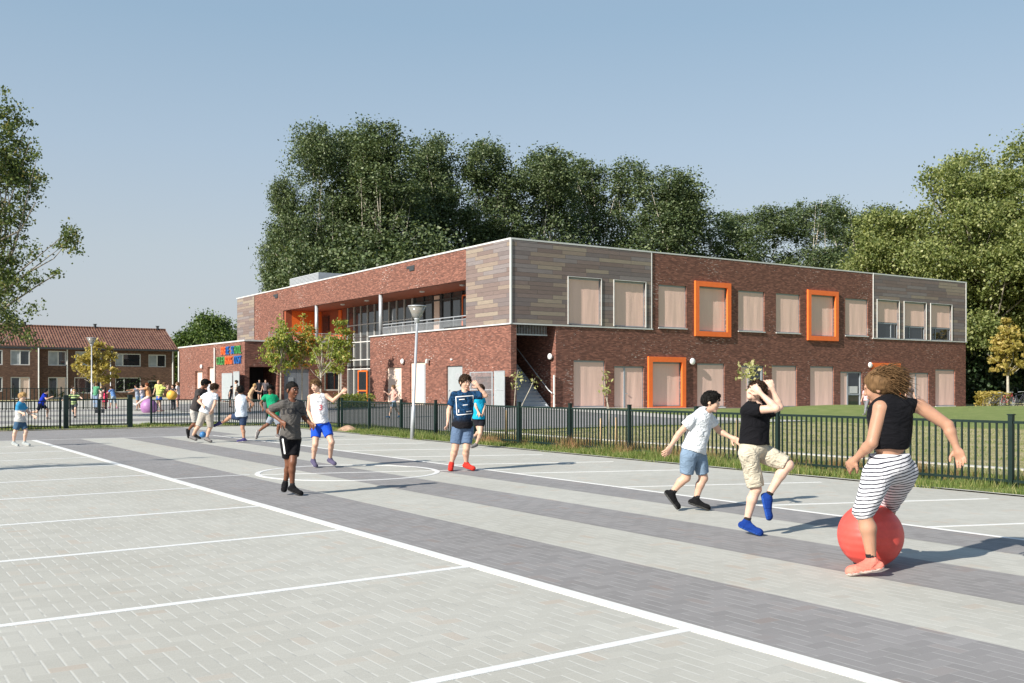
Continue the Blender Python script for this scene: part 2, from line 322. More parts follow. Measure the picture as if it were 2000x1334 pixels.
# painted court lines, one object each
def line(pts,w,off=.0078): strip('court_line',pts,w,MT['paint'],off).build('court_line',MT['paint'],kind='structure')
line([(4.07,-6),(4.07,28.05)],.115,.0079)
line([(8.88,-6),(8.88,22),(8.62,28)],.06,.0080)
line([(-14,27.7),(3.9,28.1),(8.6,27.95)],.06)
for y in (4.21,6.62,8.98,11.27,13.78,16.15,18.5,20.75,23.05,25.3): line([(-14,y-.9 if y>5 else y-.05),(.8,y-.12),(4.02,y+.02)],.075)
line([(4.13,15.3),(5.3,15.36)],.06); line([(5.36,15.3),(9.3,14.0)],.06)
for y in (5.98,8.12,10.66,13.25,15.35,17.6,19.9,22.2,24.5): line([(8.91,y),(11.75,y-(1.05 if y<20 else .75))],.055)
c=MB(); n=72; cx,cyy,r0,r1=6.78,14.93,1.42,1.50
for i in range(n):
    a,b=2*math.pi*i/n,2*math.pi*(i+1)/n
    tp_=[(cx+r*math.cos(t)*.97,cyy+r*math.sin(t),.0085) for r,t in ((r0,a),(r1,a),(r1,b),(r0,b))]
    c.add(tp_+[(v[0],v[1],.001) for v in tp_],[(0,1,2,3),(1,5,6,2),(0,3,7,4)])
c.build('centre_circle',MT['paint'],kind='structure')
# beyond the fences: school yard paving, kerbs, soil
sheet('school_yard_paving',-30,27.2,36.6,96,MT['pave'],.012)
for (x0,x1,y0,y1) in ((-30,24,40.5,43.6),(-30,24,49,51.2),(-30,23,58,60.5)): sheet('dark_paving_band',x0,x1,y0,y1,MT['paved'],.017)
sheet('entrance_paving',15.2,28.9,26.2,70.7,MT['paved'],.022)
sheet('lawn',14.9,30.8,4,25.2,MT['lawn'],.02)
sheet('lawn',30.8,75,4,41.2,MT['lawng'],.016)
sheet('soil_bed',-30,3.2,46.5,48.6,MT['soil'],.03)
strip('path',[(16.0,4),(16.0,26)],.22,MT['conc'],.04).build('path_edge',MT['conc'],kind='structure')
sheet('path',28.7,31.2,26,43.4,MT['conc'],.035)
sheet('path',31.2,72,42.0,43.5,MT['conc'],.03)
sheet('kerb',12.28,12.36,-4,31.6,MT['conc'],.022)
sheet('kerb',-30,12,34.3,34.5,MT['conc'],.02)
# ================================================================== SCHOOL
BX,BY=28.907,43.517
def wall_holes(mb,plane,c,u0,u1,z0,z1,holes,depth,sgn):
    """wall on plane ('x' or 'y') at coordinate c, with rectangular holes (u0,u1,z0,z1) and reveals; sgn = inward direction"""
    us=sorted(set([u0,u1]+[min(max(h[k],u0),u1) for h in holes for k in (0,1)])); zs=sorted(set([z0,z1]+[min(max(h[k],z0),z1) for h in holes for k in (2,3)]))
    def P(u,z,d=0.): return (c+sgn*d,u,z) if plane=='x' else (u,c+sgn*d,z)
    for a,b in zip(us[:-1],us[1:]):
        for e,f in zip(zs[:-1],zs[1:]):
            um,zm=(a+b)/2,(e+f)/2
            if any(h[0]<um<h[1] and h[2]<zm<h[3] for h in holes): continue
            mb.quad(P(a,e),P(b,e),P(b,f),P(a,f))
    for h in holes:
        dd=h[4] if len(h)>4 else depth; a,b,e,f=max(h[0],u0),min(h[1],u1),max(h[2],z0),min(h[3],z1)
        mb.quad(P(a,e),P(a,f),P(a,f,dd),P(a,e,dd)); mb.quad(P(b,e),P(b,e,dd),P(b,f,dd),P(b,f))
        mb.quad(P(a,f),P(b,f),P(b,f,dd),P(a,f,dd)); mb.quad(P(a,e),P(a,e,dd),P(b,e,dd),P(b,e))
school=thing('school_building',(BX,BY,0),'long two storey red brick school with timber clad corner, orange window surrounds and flat roof','school')
ZB,ZT=4.62,9.0
s3,s5=1401/420,1825/520
q4=lambda x,y:(1080+x/s3,460+y/s3)
q5=lambda x,y:(1480+x/s5,480+y/s5)
UP=[('W',q4(97,270),q4(310,585)),('W',q4(395,290),q4(600,600)),('w',q4(688,320),q4(870,612)),('O',q4(930,295),q4(1162,662)),('w',q4(1207,355),q4(1378,635)),
('w',q5(125,322),q5(290,607)),('O',q5(347,300),q5(556,657)),('w',q5(600,357),q5(755,628)),('P',q5(815,368),q5(965,638)),('P',q5(1000,380),q5(1150,648)),('P',q5(1182,397),q5(1326,656))]
LO=[('w',q4(135,812),q4(340,1115)),('d',q4(400,850),q4(593,1140)),('O',q4(625,788),q4(868,1145)),('w',q4(940,832),q4(1118,1115)),
('D',(1447,714),(1492,800)),('w',q5(97,820),q5(268,1103)),('w',q5(360,825),q5(522,1103)),('D',q5(567,862),q5(716,1110)),('O',q5(788,802),q5(980,1130)),('d',q5(1040,870),q5(1173,1112)),('w',q5(1218,847),q5(1352,1096))]
WB=[]
for lst,fl in ((UP,1),(LO,0)):
    for kd,a,b in lst:
        pl=BY-.12 if kd=='O' else BY; A=PYp(*a,pl); B=PYp(*b,pl); WB.append([kd,fl,A[0],B[0],B[2],A[2]])
for q in WB:
    if q[1]==1:
        q[5]={'w':7.22,'W':7.26,'P':7.28,'O':7.58}[q[0]]; q[4]={'w':4.74,'W':4.70,'P':4.66,'O':4.32}[q[0]]
holes=[]
for kd,fl,u0,u1,z0,z1 in WB:
    if kd=='O': holes.append((u0+.30,u1-.30,z0+.30,z1-.30,.16))
    else: holes.append((u0,u1,z0,z1,.14))
up_=[h for h in holes if h[3]>4.7]; lo_=[h for h in holes if h[3]<4.7]
x1e=69.42; xc1,xc2=38.54,58.56
STAIR=(29.25,31.78)
wb=MB(); wall_holes(wb,'y',BY,BX,x1e,-1.2,ZB,lo_+[(STAIR[0],STAIR[1],-1.2,4.62,.5)],.14,1)
# ground-floor brick, street side, main block up to the entrance recess
A=lambda px,py:PXp(px,py,BX)
dA=[]
for nm,x0,x1_,yt,yb in (('cream',755,784,718,789),('cream',801,831,708,790),('grey',872,903,715,790)):
    p,q=A(x0,yt),A(x1_,yb); dA.append((nm,q[1],p[1],.1,p[2]))
wall_holes(wb,'x',BX,BY,60.25,-1,ZB,[(a,b,z0,z1,.14) for _,a,b,z0,z1 in dA],.14,1)
wb.quad((BX,60.25,-1),(32.1,60.25,-1),(32.1,60.25,ZB),(BX,60.25,ZB))
# stair recess side walls and ceiling
wb.quad((STAIR[1],BY+.5,-1),(STAIR[1],50.4,-1),(STAIR[1],50.4,ZB),(STAIR[1],BY+.5,ZB)); wb.quad((STAIR[0],BY+.5,-1),(STAIR[0],50.4,-1),(STAIR[0],50.4,ZB),(STAIR[0],BY+.5,ZB))
# upper brick
wall_holes(wb,'y',BY,xc1,xc2,ZB,ZT,[h for h in up_ if xc1<h[0]<xc2],.14,1)
LG=(47.99,75.93,ZB,7.28)
wall_holes(wb,'x',BX,47.99,82.54,ZB,ZT,[LG],.3,1)
# rear and side walls
wb.quad((x1e,BY,-1.2),(x1e,62,-1.2),(x1e,62,ZT),(x1e,BY,ZT)); wb.quad((x1e,62,-1.2),(46,62,-1.2),(46,62,ZT),(x1e,62,ZT)); wb.quad((46,62,-1.2),(46,87,-1.2),(46,87,ZT),(46,62,ZT)); wb.quad((46,87,-1.2),(BX,87,-1.2),(BX,87,ZT),(46,87,ZT))
# one-storey wing
XW,YW=24.05,70.73
wd=[]
for x0,x1_,yt in ((381,395,725),(405,419,717)):
    p,q=PXp(x0,yt,XW),PXp(x1_,780,XW); wd.append((q[1],p[1],.1,p[2]))
wall_holes(wb,'x',XW,YW,87.7,-1,4.60,[(a,b,c_,d_,.25) for a,b,c_,d_ in wd],.25,1)
wo=(24.39,26.5,.1,2.75,3.); wdd=(27.0,28.95,.1,2.6,.12); ww=(30.14,31.6,1.0,2.45,.12)
wall_holes(wb,'y',YW,XW,32.1,-1,4.60,[wo,wdd,ww],.12,1)
wb.quad((XW,87.7,-1),(BX,87.7,-1),(BX,87.7,4.6),(XW,87.7,4.6))
wb.build('brick_wall',MT['brick'],school)
for args in (('y',BY-.03,BX-.03,xc1,ZB+.02,ZT,[h for h in up_ if h[0]<xc1],.2,1),('y',BY-.03,xc2,x1e+.0,ZB+.02,ZT,[h for h in up_ if h[0]>xc2],.2,1),('x',BX-.03,BY-.03,47.99,ZB+.02,ZT,[],.2,1),('x',BX-.03,82.54,86.9,ZB,ZT,[],.2,1)):
    tb=MB(); wall_holes(tb,*args)
    if args[2]==BY-.03 and args[0]=='x': tb.quad((BX-.03,47.99,ZB),(BX+.3,47.99,ZB),(BX+.3,47.99,ZT),(BX-.03,47.99,ZT))
    tb.build('timber_cladding',MT['timber'],school)
for a,b in (((BX-.07,BY-.07,ZB),(BX+.02,BY+.02,ZT)),((x1e-.05,BY-.06,ZB),(x1e+.03,BY+.02,ZT)),((xc2-.02,BY-.05,ZB+.02),(xc2+.03,BY-.0,ZT)),((xc1-.02,BY-.05,ZB+.02),(xc1+.03,BY+.0,ZT))):
    tr=MB(); tr.box(a,b); tr.build('corner_trim',MT['white'],school)
for bx in ((((BX-.08,BY-.055,ZB-.04),(xc1+.1,BY-.002,ZB+.03)),((BX-.085,BY-.002,ZB-.04),(BX-.002,60.3,ZB+.03))),(((xc2-.1,BY-.055,ZB-.04),(x1e+.15,BY-.002,ZB+.03)),),(((XW-.05,YW-.06,4.58),(32.1,YW+.25,4.68)),((XW-.05,YW+.25,4.58),(XW+.25,87.8,4.68)))):
    lg=MB()
    for a,b in bx: lg.box(a,b)
    lg.build('ledge',MT['white'],school)
cp=MB(); cp.box((BX-.05,BY-.045,ZT-.01),(xc1,BY+.3,ZT+.075)); cp.box((xc1,BY-.02,ZT-.0),(xc2,BY+.3,ZT+.075)); cp.box((xc2,BY-.045,ZT-.01),(x1e+.08,BY+.3,ZT+.075)); cp.box((BX-.04,BY+.3,ZT-.01),(BX+.3,87.1,ZT+.075)); cp.build('roof_coping',MT['white'],school)
rf=MB(); rf.box((BX+.03,BY+.03,ZT-.25),(x1e-.03,61.97,ZT-.03)); rf.box((BX+.03,61.98,ZT-.25),(45.97,86.97,ZT-.03)); rf.box((XW+.2,YW+.2,4.3),(BX-.01,87.6,4.55)); rf.build('flat_roof',MT['dark'],school)
# floor slab of the gallery, soffit, back glazing
for a,b in (((BX+.02,48.0,4.35),(32.4,60.22,ZB)),((BX-.5,YW+.01,4.35),(32.4,87,ZB-.03))):
    sl=MB(); sl.box(a,b); sl.build('gallery_floor',MT['conc'],school)
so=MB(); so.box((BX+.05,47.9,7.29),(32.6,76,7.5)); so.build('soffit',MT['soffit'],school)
for y in (50.6,55.5,63.5,67.5): 
    l=MB(); l.lathe((30.2,y,7.2),[(.02,0),(.16,.02),(.17,.09)],14); l.build('ceiling_light',MT['lampglass'],school)
GX=32.1
gb=MB()
gb.quad((GX,47.5,4.6),(GX,60.25,4.6),(GX,60.25,7.3),(GX,47.5,7.3)); gb.build('gallery_glazing',MT['glassc'],school)
gl=MB(); gl.quad((GX,60.25,0),(GX,YW,0),(GX,YW,7.3),(GX,60.25,7.3)); gl.build('atrium_glazing',MT['glassc'],school)
ms=MB()
for y in np.arange(60.3,70.8,1.16): ms.box((GX-.08,y-.035,0),(GX,y+.035,7.28))
for z in (.25,2.62,3.3,4.62,5.9): ms.box((GX-.06,60.25,z-.035),(GX-.002,YW,z+.035))
ms.build('mullion',MT['white'],school)
ms=MB()
for y in (48.6,49.9,52.4,53.7,55.1,56.3,57.5,58.7,60): ms.box((GX-.08,y-.05,4.62),(GX,y+.05,7.28))
for z in (4.72,6.9): ms.box((GX-.06,47.9,z-.05),(GX-.002,60.25,z+.05))
ms.build('mullion',MT['darkframe'],school)
for y in (51.0,56.6): cb=MB(); cb.box((GX-.05,y,4.7),(GX-.01,y+.7,7.2)); cb.build('cream_panel',MT['cream'],school)
def door_frame(mat,y0,y1,z0,z1,x,parent,w=.09,name='door'):
    f=MB(); f.box((x-.1,y0,z0),(x-.02,y0+w,z1)); f.box((x-.1,y1-w,z0),(x-.02,y1,z1)); f.box((x-.1,y0+w,z1-w),(x-.02,y1-w,z1)); f.box((x-.1,y0+w,z0),(x-.02,y1-w,z0+w))
    f.box((x-.1,y0+w,z0+.95),(x-.03,y1-w,z0+1.03))
    o=f.build(name,mat,parent); g=MB(); g.box((x-.06,y0+w,z0+w),(x-.04,y1-w,z1-w)); g.build('pane',MT['glass'],o)
    h=MB(); h.box((x-.16,y1-.22,z0+.9),(x-.1,y1-.06,z0+.95)); h.build('handle',MT['metal'],o); return o
door_frame(MT['orange'],52.5,53.6,4.66,7.0,GX-.05,school)
door_frame(MT['orange'],67.15,68.7,.02,2.5,GX-.05,school)
# orange box inside the balcony, brown-orange side wall
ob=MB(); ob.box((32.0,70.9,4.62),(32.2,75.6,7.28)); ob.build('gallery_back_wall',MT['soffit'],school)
ob=MB(); ob.box((31.9,74.0,4.9),(31.99,75.2,6.9)); ob.build('window',MT['glass'],school)
ob=MB(); ob.box((31.9,71.6,4.66),(31.99,72.1,7.2)); ob.build('orange_panel',MT['orange'],school)
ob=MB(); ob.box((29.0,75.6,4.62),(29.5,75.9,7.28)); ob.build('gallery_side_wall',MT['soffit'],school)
ob=MB(); ob.box((29.5,75.6,4.62),(32.4,75.9,7.28)); ob.build('orange_wall',MT['orange'],school)
for y in (69.54,58.96):
    p=MB(); z0=ZB if y<60 else 4.5; p.lathe((BX+.14,y,z0),[(.13,0),(.13,7.29-z0)],16); p.build('column',MT['metal'],school,smooth=True)
def railing(pts,z0,h,parent,mat,sp=.11):
    r=MB(); (xa,ya),(xb,yb)=pts; n=max(2,int(math.hypot(xb-xa,yb-ya)/sp))
    r.tube([(xa,ya,z0+h),(xb,yb,z0+h)],.03,6); r.tube([(xa,ya,z0+h-.18),(xb,yb,z0+h-.18)],.02,6); r.tube([(xa,ya,z0+.05),(xb,yb,z0+.05)],.02,6)
    for i in range(n+1):
        t=i/n; x=xa+(xb-xa)*t; y=ya+(yb-ya)*t; big=i%14==0
        r.box((x-.012-(.012 if big else 0),y-.012-(.012 if big else 0),z0),(x+.012,y+.012,z0+(h if big else h-.18)))
    return r.build('railing',mat,parent)
railing(((BX+.12,48.05),(BX+.12,58.6)),ZB,.68,school,MT['metal'])
railing(((25.9,YW+.1),(32.0,YW+.1)),4.66,.62,school,MT['metal'])
for px,py in ((803,522),(539,577)):
    p=A(px,py); v=MB(); v.box((BX-.03,p[1]-.45,p[2]-.05),(BX+.02,p[1]+.55,p[2]+.1)); v.box((BX-.06,p[1]-.45,p[2]-.22),(BX+.02,p[1]+.15,p[2]-.05)); v.build('roof_outlet',MT['darkframe'],school)
# windows of the long facade
def win(kd,fl,u0,u1,z0,z1):
    y=BY+.14; sx=.0
    if kd=='O': u0+=.30;u1-=.30;z0+=.30;z1-=.30; y=BY+.16
    f=MB(); t=.055; yf=y-.05
    f.box((u0,yf,z0),(u0+t,y,z1)); f.box((u1-t,yf,z0),(u1,y,z1)); f.box((u0+t,yf,z1-.10),(u1-t,y,z1)); f.box((u0+t,yf,z0),(u1-t,y,z0+t))
    isdoor=kd in 'dD'
    if kd in 'dD':
        um=u0+(u1-u0)*.36; f.box((um-.06,yf-.02,z0+t),(um+.06,y,z1-.1))
    o=f.build('door' if isdoor else 'window',MT['greyframe'],school)
    g=MB(); g.box((u0+t,y-.012,z0+t),(u1-t,y-.004,z1-.1)); g.build('pane',MT['glass'],o)
    zb=z0+t
    bl=[(u0+t,u1-t)]
    if kd=='P': zb=z0+(z1-z0)*(.42 if u0<60 else .36)
    if kd=='d': bl=[(u0+t,um-.06),(um+.06,u1-t)]
    if kd=='D': bl=[(u0+t,um-.06)]
    for a,b in bl:
        # cloth screen, slightly wavy sheet hanging in front of the pane
        nx=14; k=MB(); vs=[];fs=[]; ph=rnd.random()*6; amp=.006
        for j in range(9):
            zz=zb+(z1-.1-zb)*j/8
            for i in range(nx+1):
                u=a+(b-a)*i/nx; e=min(i,nx-i)/3; e=min(1,e)*min(1,(8-j)/2.5)
                d=amp*e*(math.sin(u*7+ph+zz*.5)+.7*math.sin(u*13+ph*2-zz*1.1))
                vs.append((u,y-.045+d,zz))
        for j in range(8):
            for i in range(nx): q=j*(nx+1)+i; fs.append((q,q+1,q+nx+2,q+nx+1))
        k.add(vs,fs); k.build('blind',MT['blind'],o,smooth=True)
    if kd=='P':
        k=MB(); k.box((u0+t,yf-.01,zb-.1),(u1-t,y-.015,zb-.04)); k.box((u0+(u1-u0)*(.3 if u0>61.5 else .7)-.03,yf,z0+t),(u0+(u1-u0)*(.3 if u0>61.5 else .7)+.03,y-.015,zb-.1)); k.build('mullion',MT['greyframe'],o)
    if kd=='D':
        k=MB(); k.box((um+.06,yf,z0+.85),(u1-t,y-.015,z0+.95)); k.box((u1-.17,yf-.03,z0+t),(u1-.055,y-.015,z1-.1)); k.build('mullion',MT['greyframe'],o)
        k=MB(); k.box((um+.14,y-.03,z0+.98),(u1-.35,y-.014,z0+1.45)); k.build('notice',MT['white'],o)
    if isdoor:
        k=MB(); k.box((um+.07,yf-.06,z0+.95),(um+.22,yf-.03,z0+.98)); k.build('handle',MT['metal'],o)
    if kd in 'wWP' and not isdoor:
        k=MB(); e=.06 if kd=='w' else 0
        if kd=='w': k.box((u0-.03,BY-.07,z0-.06),(u1+.03,BY+.12,z0-.005)); k.build('sill',MT['white'],o)
        if kd in 'WP':
            k.box((u0-.035,BY-.075,z0),(u0-.0,BY-.0,z1)); k.box((u1+.0,BY-.075,z0),(u1+.04,BY-.0,z1)); k.box((u0-.035,BY-.075,z1),(u1+.04,BY-.0,z1+.03)); k.build('surround',MT['white'],o)
    if kd=='O':
        k=MB(); T=.30; P=.12; yo=BY-P
        k.box((u0-T,yo,z0-T),(u0,BY+.002,z1+T)); k.box((u1,yo,z0-T),(u1+T,BY+.002,z1+T)); k.box((u0,yo,z1),(u1,BY+.002,z1+T)); k.box((u0,yo,z0-T),(u1,BY+.002,z0))
        k.build('orange_surround',MT['orange'],o)
for q in WB: win(*q)
# doors on the street side
for nm,a,b,z0,z1 in dA:
    d=MB(); d.box((BX+.10,a,z0),(BX+.14,b,z1)); o=d.build('door',MT['cream'] if nm=='cream' else MT['door'],school)
    if nm=='cream':
        k=MB(); k.box((BX+.085,a+(b-a)*.18,1.4 if a>55 else z0+.05),(BX+.098,a+(b-a)*.62 if a>55 else a+.08,z1-.15)); k.build('pane',MT['greyframe'] if a<55 else MT['cream'],o)
    else:
        k=MB(); k.box((BX+.09,a+.35,1.75),(BX+.098,a+.9,2.1)); k.build('vent_grille',MT['metal'],o)
    k=MB(); k.box((BX+.04,b-.25,1.1),(BX+.09,b-.1,1.16)); k.build('handle',MT['metal'],o)
for a,b,z0,z1 in wd:
    d=MB(); d.box((XW+.2,a,z0),(XW+.25,b,z1)); d.build('door',MT['cream'],school)
d=MB(); d.box((wdd[0],YW+.08,.1),(27.96,YW+.12,2.6)); d.box((27.98,YW+.08,.1),(wdd[1],YW+.12,2.6)); o=d.build('double_door',MT['doordark'],school)
k=MB(); k.box((27.35,YW+.05,1.7),(27.75,YW+.079,2.0)); k.build('vent_grille',MT['greyframe'],o)
w_=MB(); x0,x1_,z0,z1=ww[:4]; 
w_.box((x0,YW+.04,z0),(x0+.12,YW+.12,z1)); w_.box((x1_-.12,YW+.04,z0),(x1_,YW+.12,z1)); w_.box((x0+.12,YW+.04,z0),(x1_-.12,YW+.12,z0+.1)); w_.box((x0+.12,YW+.04,z1-.1),(x1_-.12,YW+.12,z1)); o=w_.build('window',MT['white'],school)
k=MB(); k.box((x0+.12,YW+.09,z0+.1),(x1_-.12,YW+.11,z1-.1)); k.build('pane',MT['glass'],o)
# dark covered stair in the wing opening
k=MB(); x0,x1_,z0,z1=24.3,26.6,.0,2.8
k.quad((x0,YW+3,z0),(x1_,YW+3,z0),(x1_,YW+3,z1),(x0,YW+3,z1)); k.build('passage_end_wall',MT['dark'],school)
k=MB()
for i in range(9): k.box((24.42,YW+1.2+i*.2,.1+i*.25),(25.3,YW+1.4+i*.2,.3+i*.25))
k.build('stairs',MT['fence'],school)
# outdoor steel stair in the corner recess
k=MB(); n=20
for i in range(n):
    z=.1+i*.2; y=BY+.05+i*.26; k.box((STAIR[0]+.04,y,z+.16),(STAIR[0]+2.1,y+.28,z+.2)); k.box((STAIR[0]+.04,y+.02,z),(STAIR[0]+2.1,y+.05,z+.16))
k.tube([(STAIR[0]+2.14,BY+.0,.12),(STAIR[0]+2.14,BY+.0+n*.26,.12+n*.2)],.06,6)
o=k.build('outside_stairs',MT['greyframe'],school)
k=MB(); k.tube([(STAIR[1]-.4,BY+.1,1.15),(STAIR[1]-.4,BY+.1+n*.26,1.15+n*.2)],.028,8); k.tube([(STAIR[1]-.4,BY+.1,1.15),(STAIR[1]-.3,BY-.1,.98)],.028,8); k.build('handrail',MT['metal'],o)
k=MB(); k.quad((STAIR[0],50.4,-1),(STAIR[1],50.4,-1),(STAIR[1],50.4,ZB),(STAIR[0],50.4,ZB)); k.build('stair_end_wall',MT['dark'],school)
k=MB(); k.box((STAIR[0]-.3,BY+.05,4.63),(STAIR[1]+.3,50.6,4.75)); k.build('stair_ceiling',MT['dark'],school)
k=MB(); k.box((STAIR[0],BY+.35,4.05),(STAIR[1]-.3,BY+.41,4.12))
for x in np.arange(STAIR[0]+.05,STAIR[1]-.3,.1): k.box((x,BY+.37,4.12),(x+.02,BY+.39,4.58))
k.build('stair_grille',MT['metal'],school)
# downpipes
for px,pl in ((1081,'B'),):
    p=PYp(1083,790,BY); k=MB(); k.tube([(p[0]-.07,BY-.06,-.2),(p[0]-.07,BY-.06,1.95)],.05,8); k.build('downpipe',MT['white'],school)
for px in (421,351):
    p=PXp(px,700,XW); k=MB(); k.tube([(XW-.08,p[1],.0),(XW-.08,p[1],4.3)],.065,8); k.build('downpipe',MT['white'],school)
# round wall lamps
def wlamp(p,nx,ny,r=.16):
    k=MB(); c=np.array(p)+np.array([nx,ny,0])*.12; rr=(r if not nx else .1, r if not ny else .1, r); k.sphere(c,rr,16,10); o=k.build('wall_lamp',MT['lampglass'],school,smooth=True)
    k=MB(); k.box(np.array(p)+(-.05,-.05,-.06),np.array(p)+(.05,.05,.06)); k.build('bracket',MT['metal'],o)
wlamp(A(789,706),-1,0,.17); wlamp(PYp(1350,706,BY),0,-1,.2); wlamp(PYp(1697,713,BY),0,-1,.2); wlamp(PXp(396,716,XW),-1,0,.17); wlamp((STAIR[1]-.05,BY+.3,2.95),-1,0,.17)
p=A(839,703); k=MB(); k.box((BX-.22,p[1]-.06,p[2]-.02),(BX,p[1]+.06,p[2]+.06)); k.box((BX-.25,p[1]-.08,p[2]-.2),(BX-.13,p[1]+.08,p[2]-.02)); k.build('security_camera',MT['white'],school)
p=A(883,702); k=MB(); k.box((BX-.08,p[1]-.08,p[2]-.05),(BX,p[1]+.08,p[2]+.05)); k.build('junction_box',MT['white'],school)
# rooftop plant box with louvres
p0=PXp(566,560,31.); p1=PXp(622,552,31.); k=MB(); k.box((31,p1[1],ZT-.2),(33.5,p0[1],10.25))
for i in range(11): z=ZT+.1+i*.105; k.box((30.97,p1[1]+.05,z),(30.998,p0[1]-.05,z+.05))
k.build('rooftop_ventilation_unit',MT['metal'],school)
# lettering on the wing wall, every letter a mesh of its own
LC={'o':plain('letter_orange',(.75,.14,.04),.5,var=.02),'b':plain('letter_blue',(.015,.13,.42),.5,var=.02),'g':plain('letter_green',(.06,.28,.08),.5,var=.02)}
def letters(txt,cols,y_left,y_right,z0,zh):
    n=len(txt); fw=(y_left-y_right)/n
    for i,(ch,cc) in enumerate(zip(txt,cols)):
        if ch==' ': continue
        cu=bpy.data.curves.new('t','FONT'); cu.body=ch; cu.extrude=.04; cu.size=1; cu.offset=.0; to=bpy.data.objects.new('t',cu); COL.objects.link(to)
        dg=bpy.context.evaluated_depsgraph_get(); me=bpy.data.meshes.new_from_object(to.evaluated_get(dg)); bpy.data.objects.remove(to)
        co=np.array([v.co[:] for v in me.vertices]); wv=co[:,0].max()-co[:,0].min(); co[:,0]=(co[:,0]-co[:,0].min())/wv*min(fw*.74,wv*.95*zh/.69 if ch=='I' else 9); co[:,1]=(co[:,1]-co[:,1].min())/(co[:,1].max()-co[:,1].min())*zh
        yl=y_left-i*fw; V=np.stack([np.full(len(co),XW-.06)-co[:,2],yl-co[:,0],z0+co[:,1]],-1)
        me2=bpy.data.meshes.new('letter'); me2.from_pydata((V-ROOT[school.name]).tolist(),[],[tuple(p.vertices) for p in me.polygons]); me2.materials.append(LC[cc]); o=bpy.data.objects.new('letter',me2); COL.objects.link(o); o.parent=school
letters('BREDE SCHOOL','ooobb bbgggg',75.9,71.2,3.72,.58)
letters('CULEMBORG OOST','gggggoooo bbbb',77.0,71.2,2.98,.58)
# galvanised gates leaning open in front of the wall
def bar_gate(loc,a,b,z0,z1,label,solid=False):
    g=thing('steel_gate',(a[0],a[1],z0),label,'gate','grey steel gates against the school wall'); a=np.array(a);b=np.array(b); d=(b-a); Ln=np.linalg.norm(d); d/=Ln
    f=MB()
    for q in (a,b): f.tube([(*q,z0),(*q,z1)],.04,6)
    for z in (z0+.08,z1-.02,(z0+z1)/2): f.tube([(*a,z),(*b,z)],.03,6)
    f.build('gate_frame',MT['metal'],g)
    k=MB()
    if solid:
        nrm=np.array([-d[1],d[0]])*.01; k.quad((*(a+nrm),z0+.1),(*(b+nrm),z0+.1),(*(b+nrm),z1-.05),(*(a+nrm),z1-.05)); k.quad((*(a-nrm),z0+.1),(*(b-nrm),z0+.1),(*(b-nrm),z1-.05),(*(a-nrm),z1-.05)); k.build('panel',MT['door'],g)
    else:
        n=int(Ln/.11)
        for i in range(1,n): q=a+d*Ln*i/n; k.box((q[0]-.012,q[1]-.012,z0+.08),(q[0]+.012,q[1]+.012,z1-.02))
        k.build('bars',MT['metal'],g)
    return g
bar_gate(0,(28.5,46.9),(28.45,44.6),.2,2.12,'open galvanised gate with vertical bars in front of the corner brick wall')
bar_gate(0,(28.5,44.45),(28.35,43.3),.2,2.15,'solid grey metal gate leaf standing beside the corner stairs',True)
bar_gate(0,(23.75,74.9),(23.75,72.6),.2,2.3,'pale perforated steel gate leaf folded against the wing wall under the letters',True)
bar_gate(0,(23.7,72.1),(23.6,70.6),.2,2.4,'small grey steel gate leaf at the corner of the wing beside the dark passage',True)
# ================================================================== FENCES
def fence(name,posts,label,group,ht=.92,ztop=1.0,bar=.1,skip=(),bs=.011):
    t=thing(name,(posts[0][0],posts[0][1],0),label,'fence',group)
    for i,(x,y) in enumerate(posts):
        p=MB(); z=float(hgt(x,y)); p.box((x-.031,y-.031,z-.05),(x+.031,y+.031,z+ztop)); p.box((x-.04,y-.04,z+ztop),(x+.04,y+.04,z+ztop+.015)); p.build('post',MT['fence'],t)
    for i in range(len(posts)-1):
        if i in skip: continue
        a,b=np.array(posts[i]),np.array(posts[i+1]); d=b-a; Ln=np.linalg.norm(d); d/=Ln; n=max(2,int(round(Ln/bar))); za,zb=float(hgt(*a)),float(hgt(*b))
        k=MB(); nr=np.array([-d[1],d[0]])
        def bar3(p,q,z0,z1,wd,zz=(0,0)):
            vs=[]
            for (pt,zo) in ((p,zz[0]),(q,zz[1])):
                for s in (-1,1):
                    for z in (z0,z1): vs.append((*(pt+nr*s*wd),z+zo))
            k.add(vs,[(0,1,3,2),(4,6,7,5),(0,4,5,1),(2,3,7,6),(1,5,7,3),(0,2,6,4)])
        bar3(a+d*.04,b-d*.04,ht-.035,ht,.018,(za,zb)); bar3(a+d*.04,b-d*.04,.09,.125,.018,(za,zb))
        for j in range(1,n):
            q=a+d*Ln*j/n; zo=za+(zb-za)*j/n; k.box((q[0]-bs,q[1]-bs,.03+zo),(q[0]+bs,q[1]+bs,ht-.036+zo))
        k.build('bar_panel',MT['fence'],t)
    return t
fx=13.13
fence('steel_fence',[(fx,y) for y in (3.6,5.6,7.57,9.62,11.64,13.58,15.48,17.45,19.42,21.4,23.38,25.36,27.42)]+[(13.17,29.5)],'dark green bar fence along the right side of the court before the lawn','fence lines round the court')
fence('steel_fence',[(8.72,35.15),(11.0,35.05),(12.0,33.0),(12.75,31.2),(13.12,29.62)],'dark green bar fence between the double gate and the young trees','fence lines round the court')
fence('steel_fence',[(-4.5,33.3),(-2.5,33.5),(-.5,33.7),(1.5,33.9),(3.6,34.2),(5.8,34.75)],'dark green bar fence left of the double gate behind the blond boy','fence lines round the court')
g=thing('double_gate',(6.0,34.8,0),'dark green double gate with two bar leaves between thick posts','gate')
for x in (5.98,7.95):
    p=MB(); p.box((x-.07,34.72,-.05),(x+.07,34.86,1.09)); p.build('gate_post',MT['fence'],g)
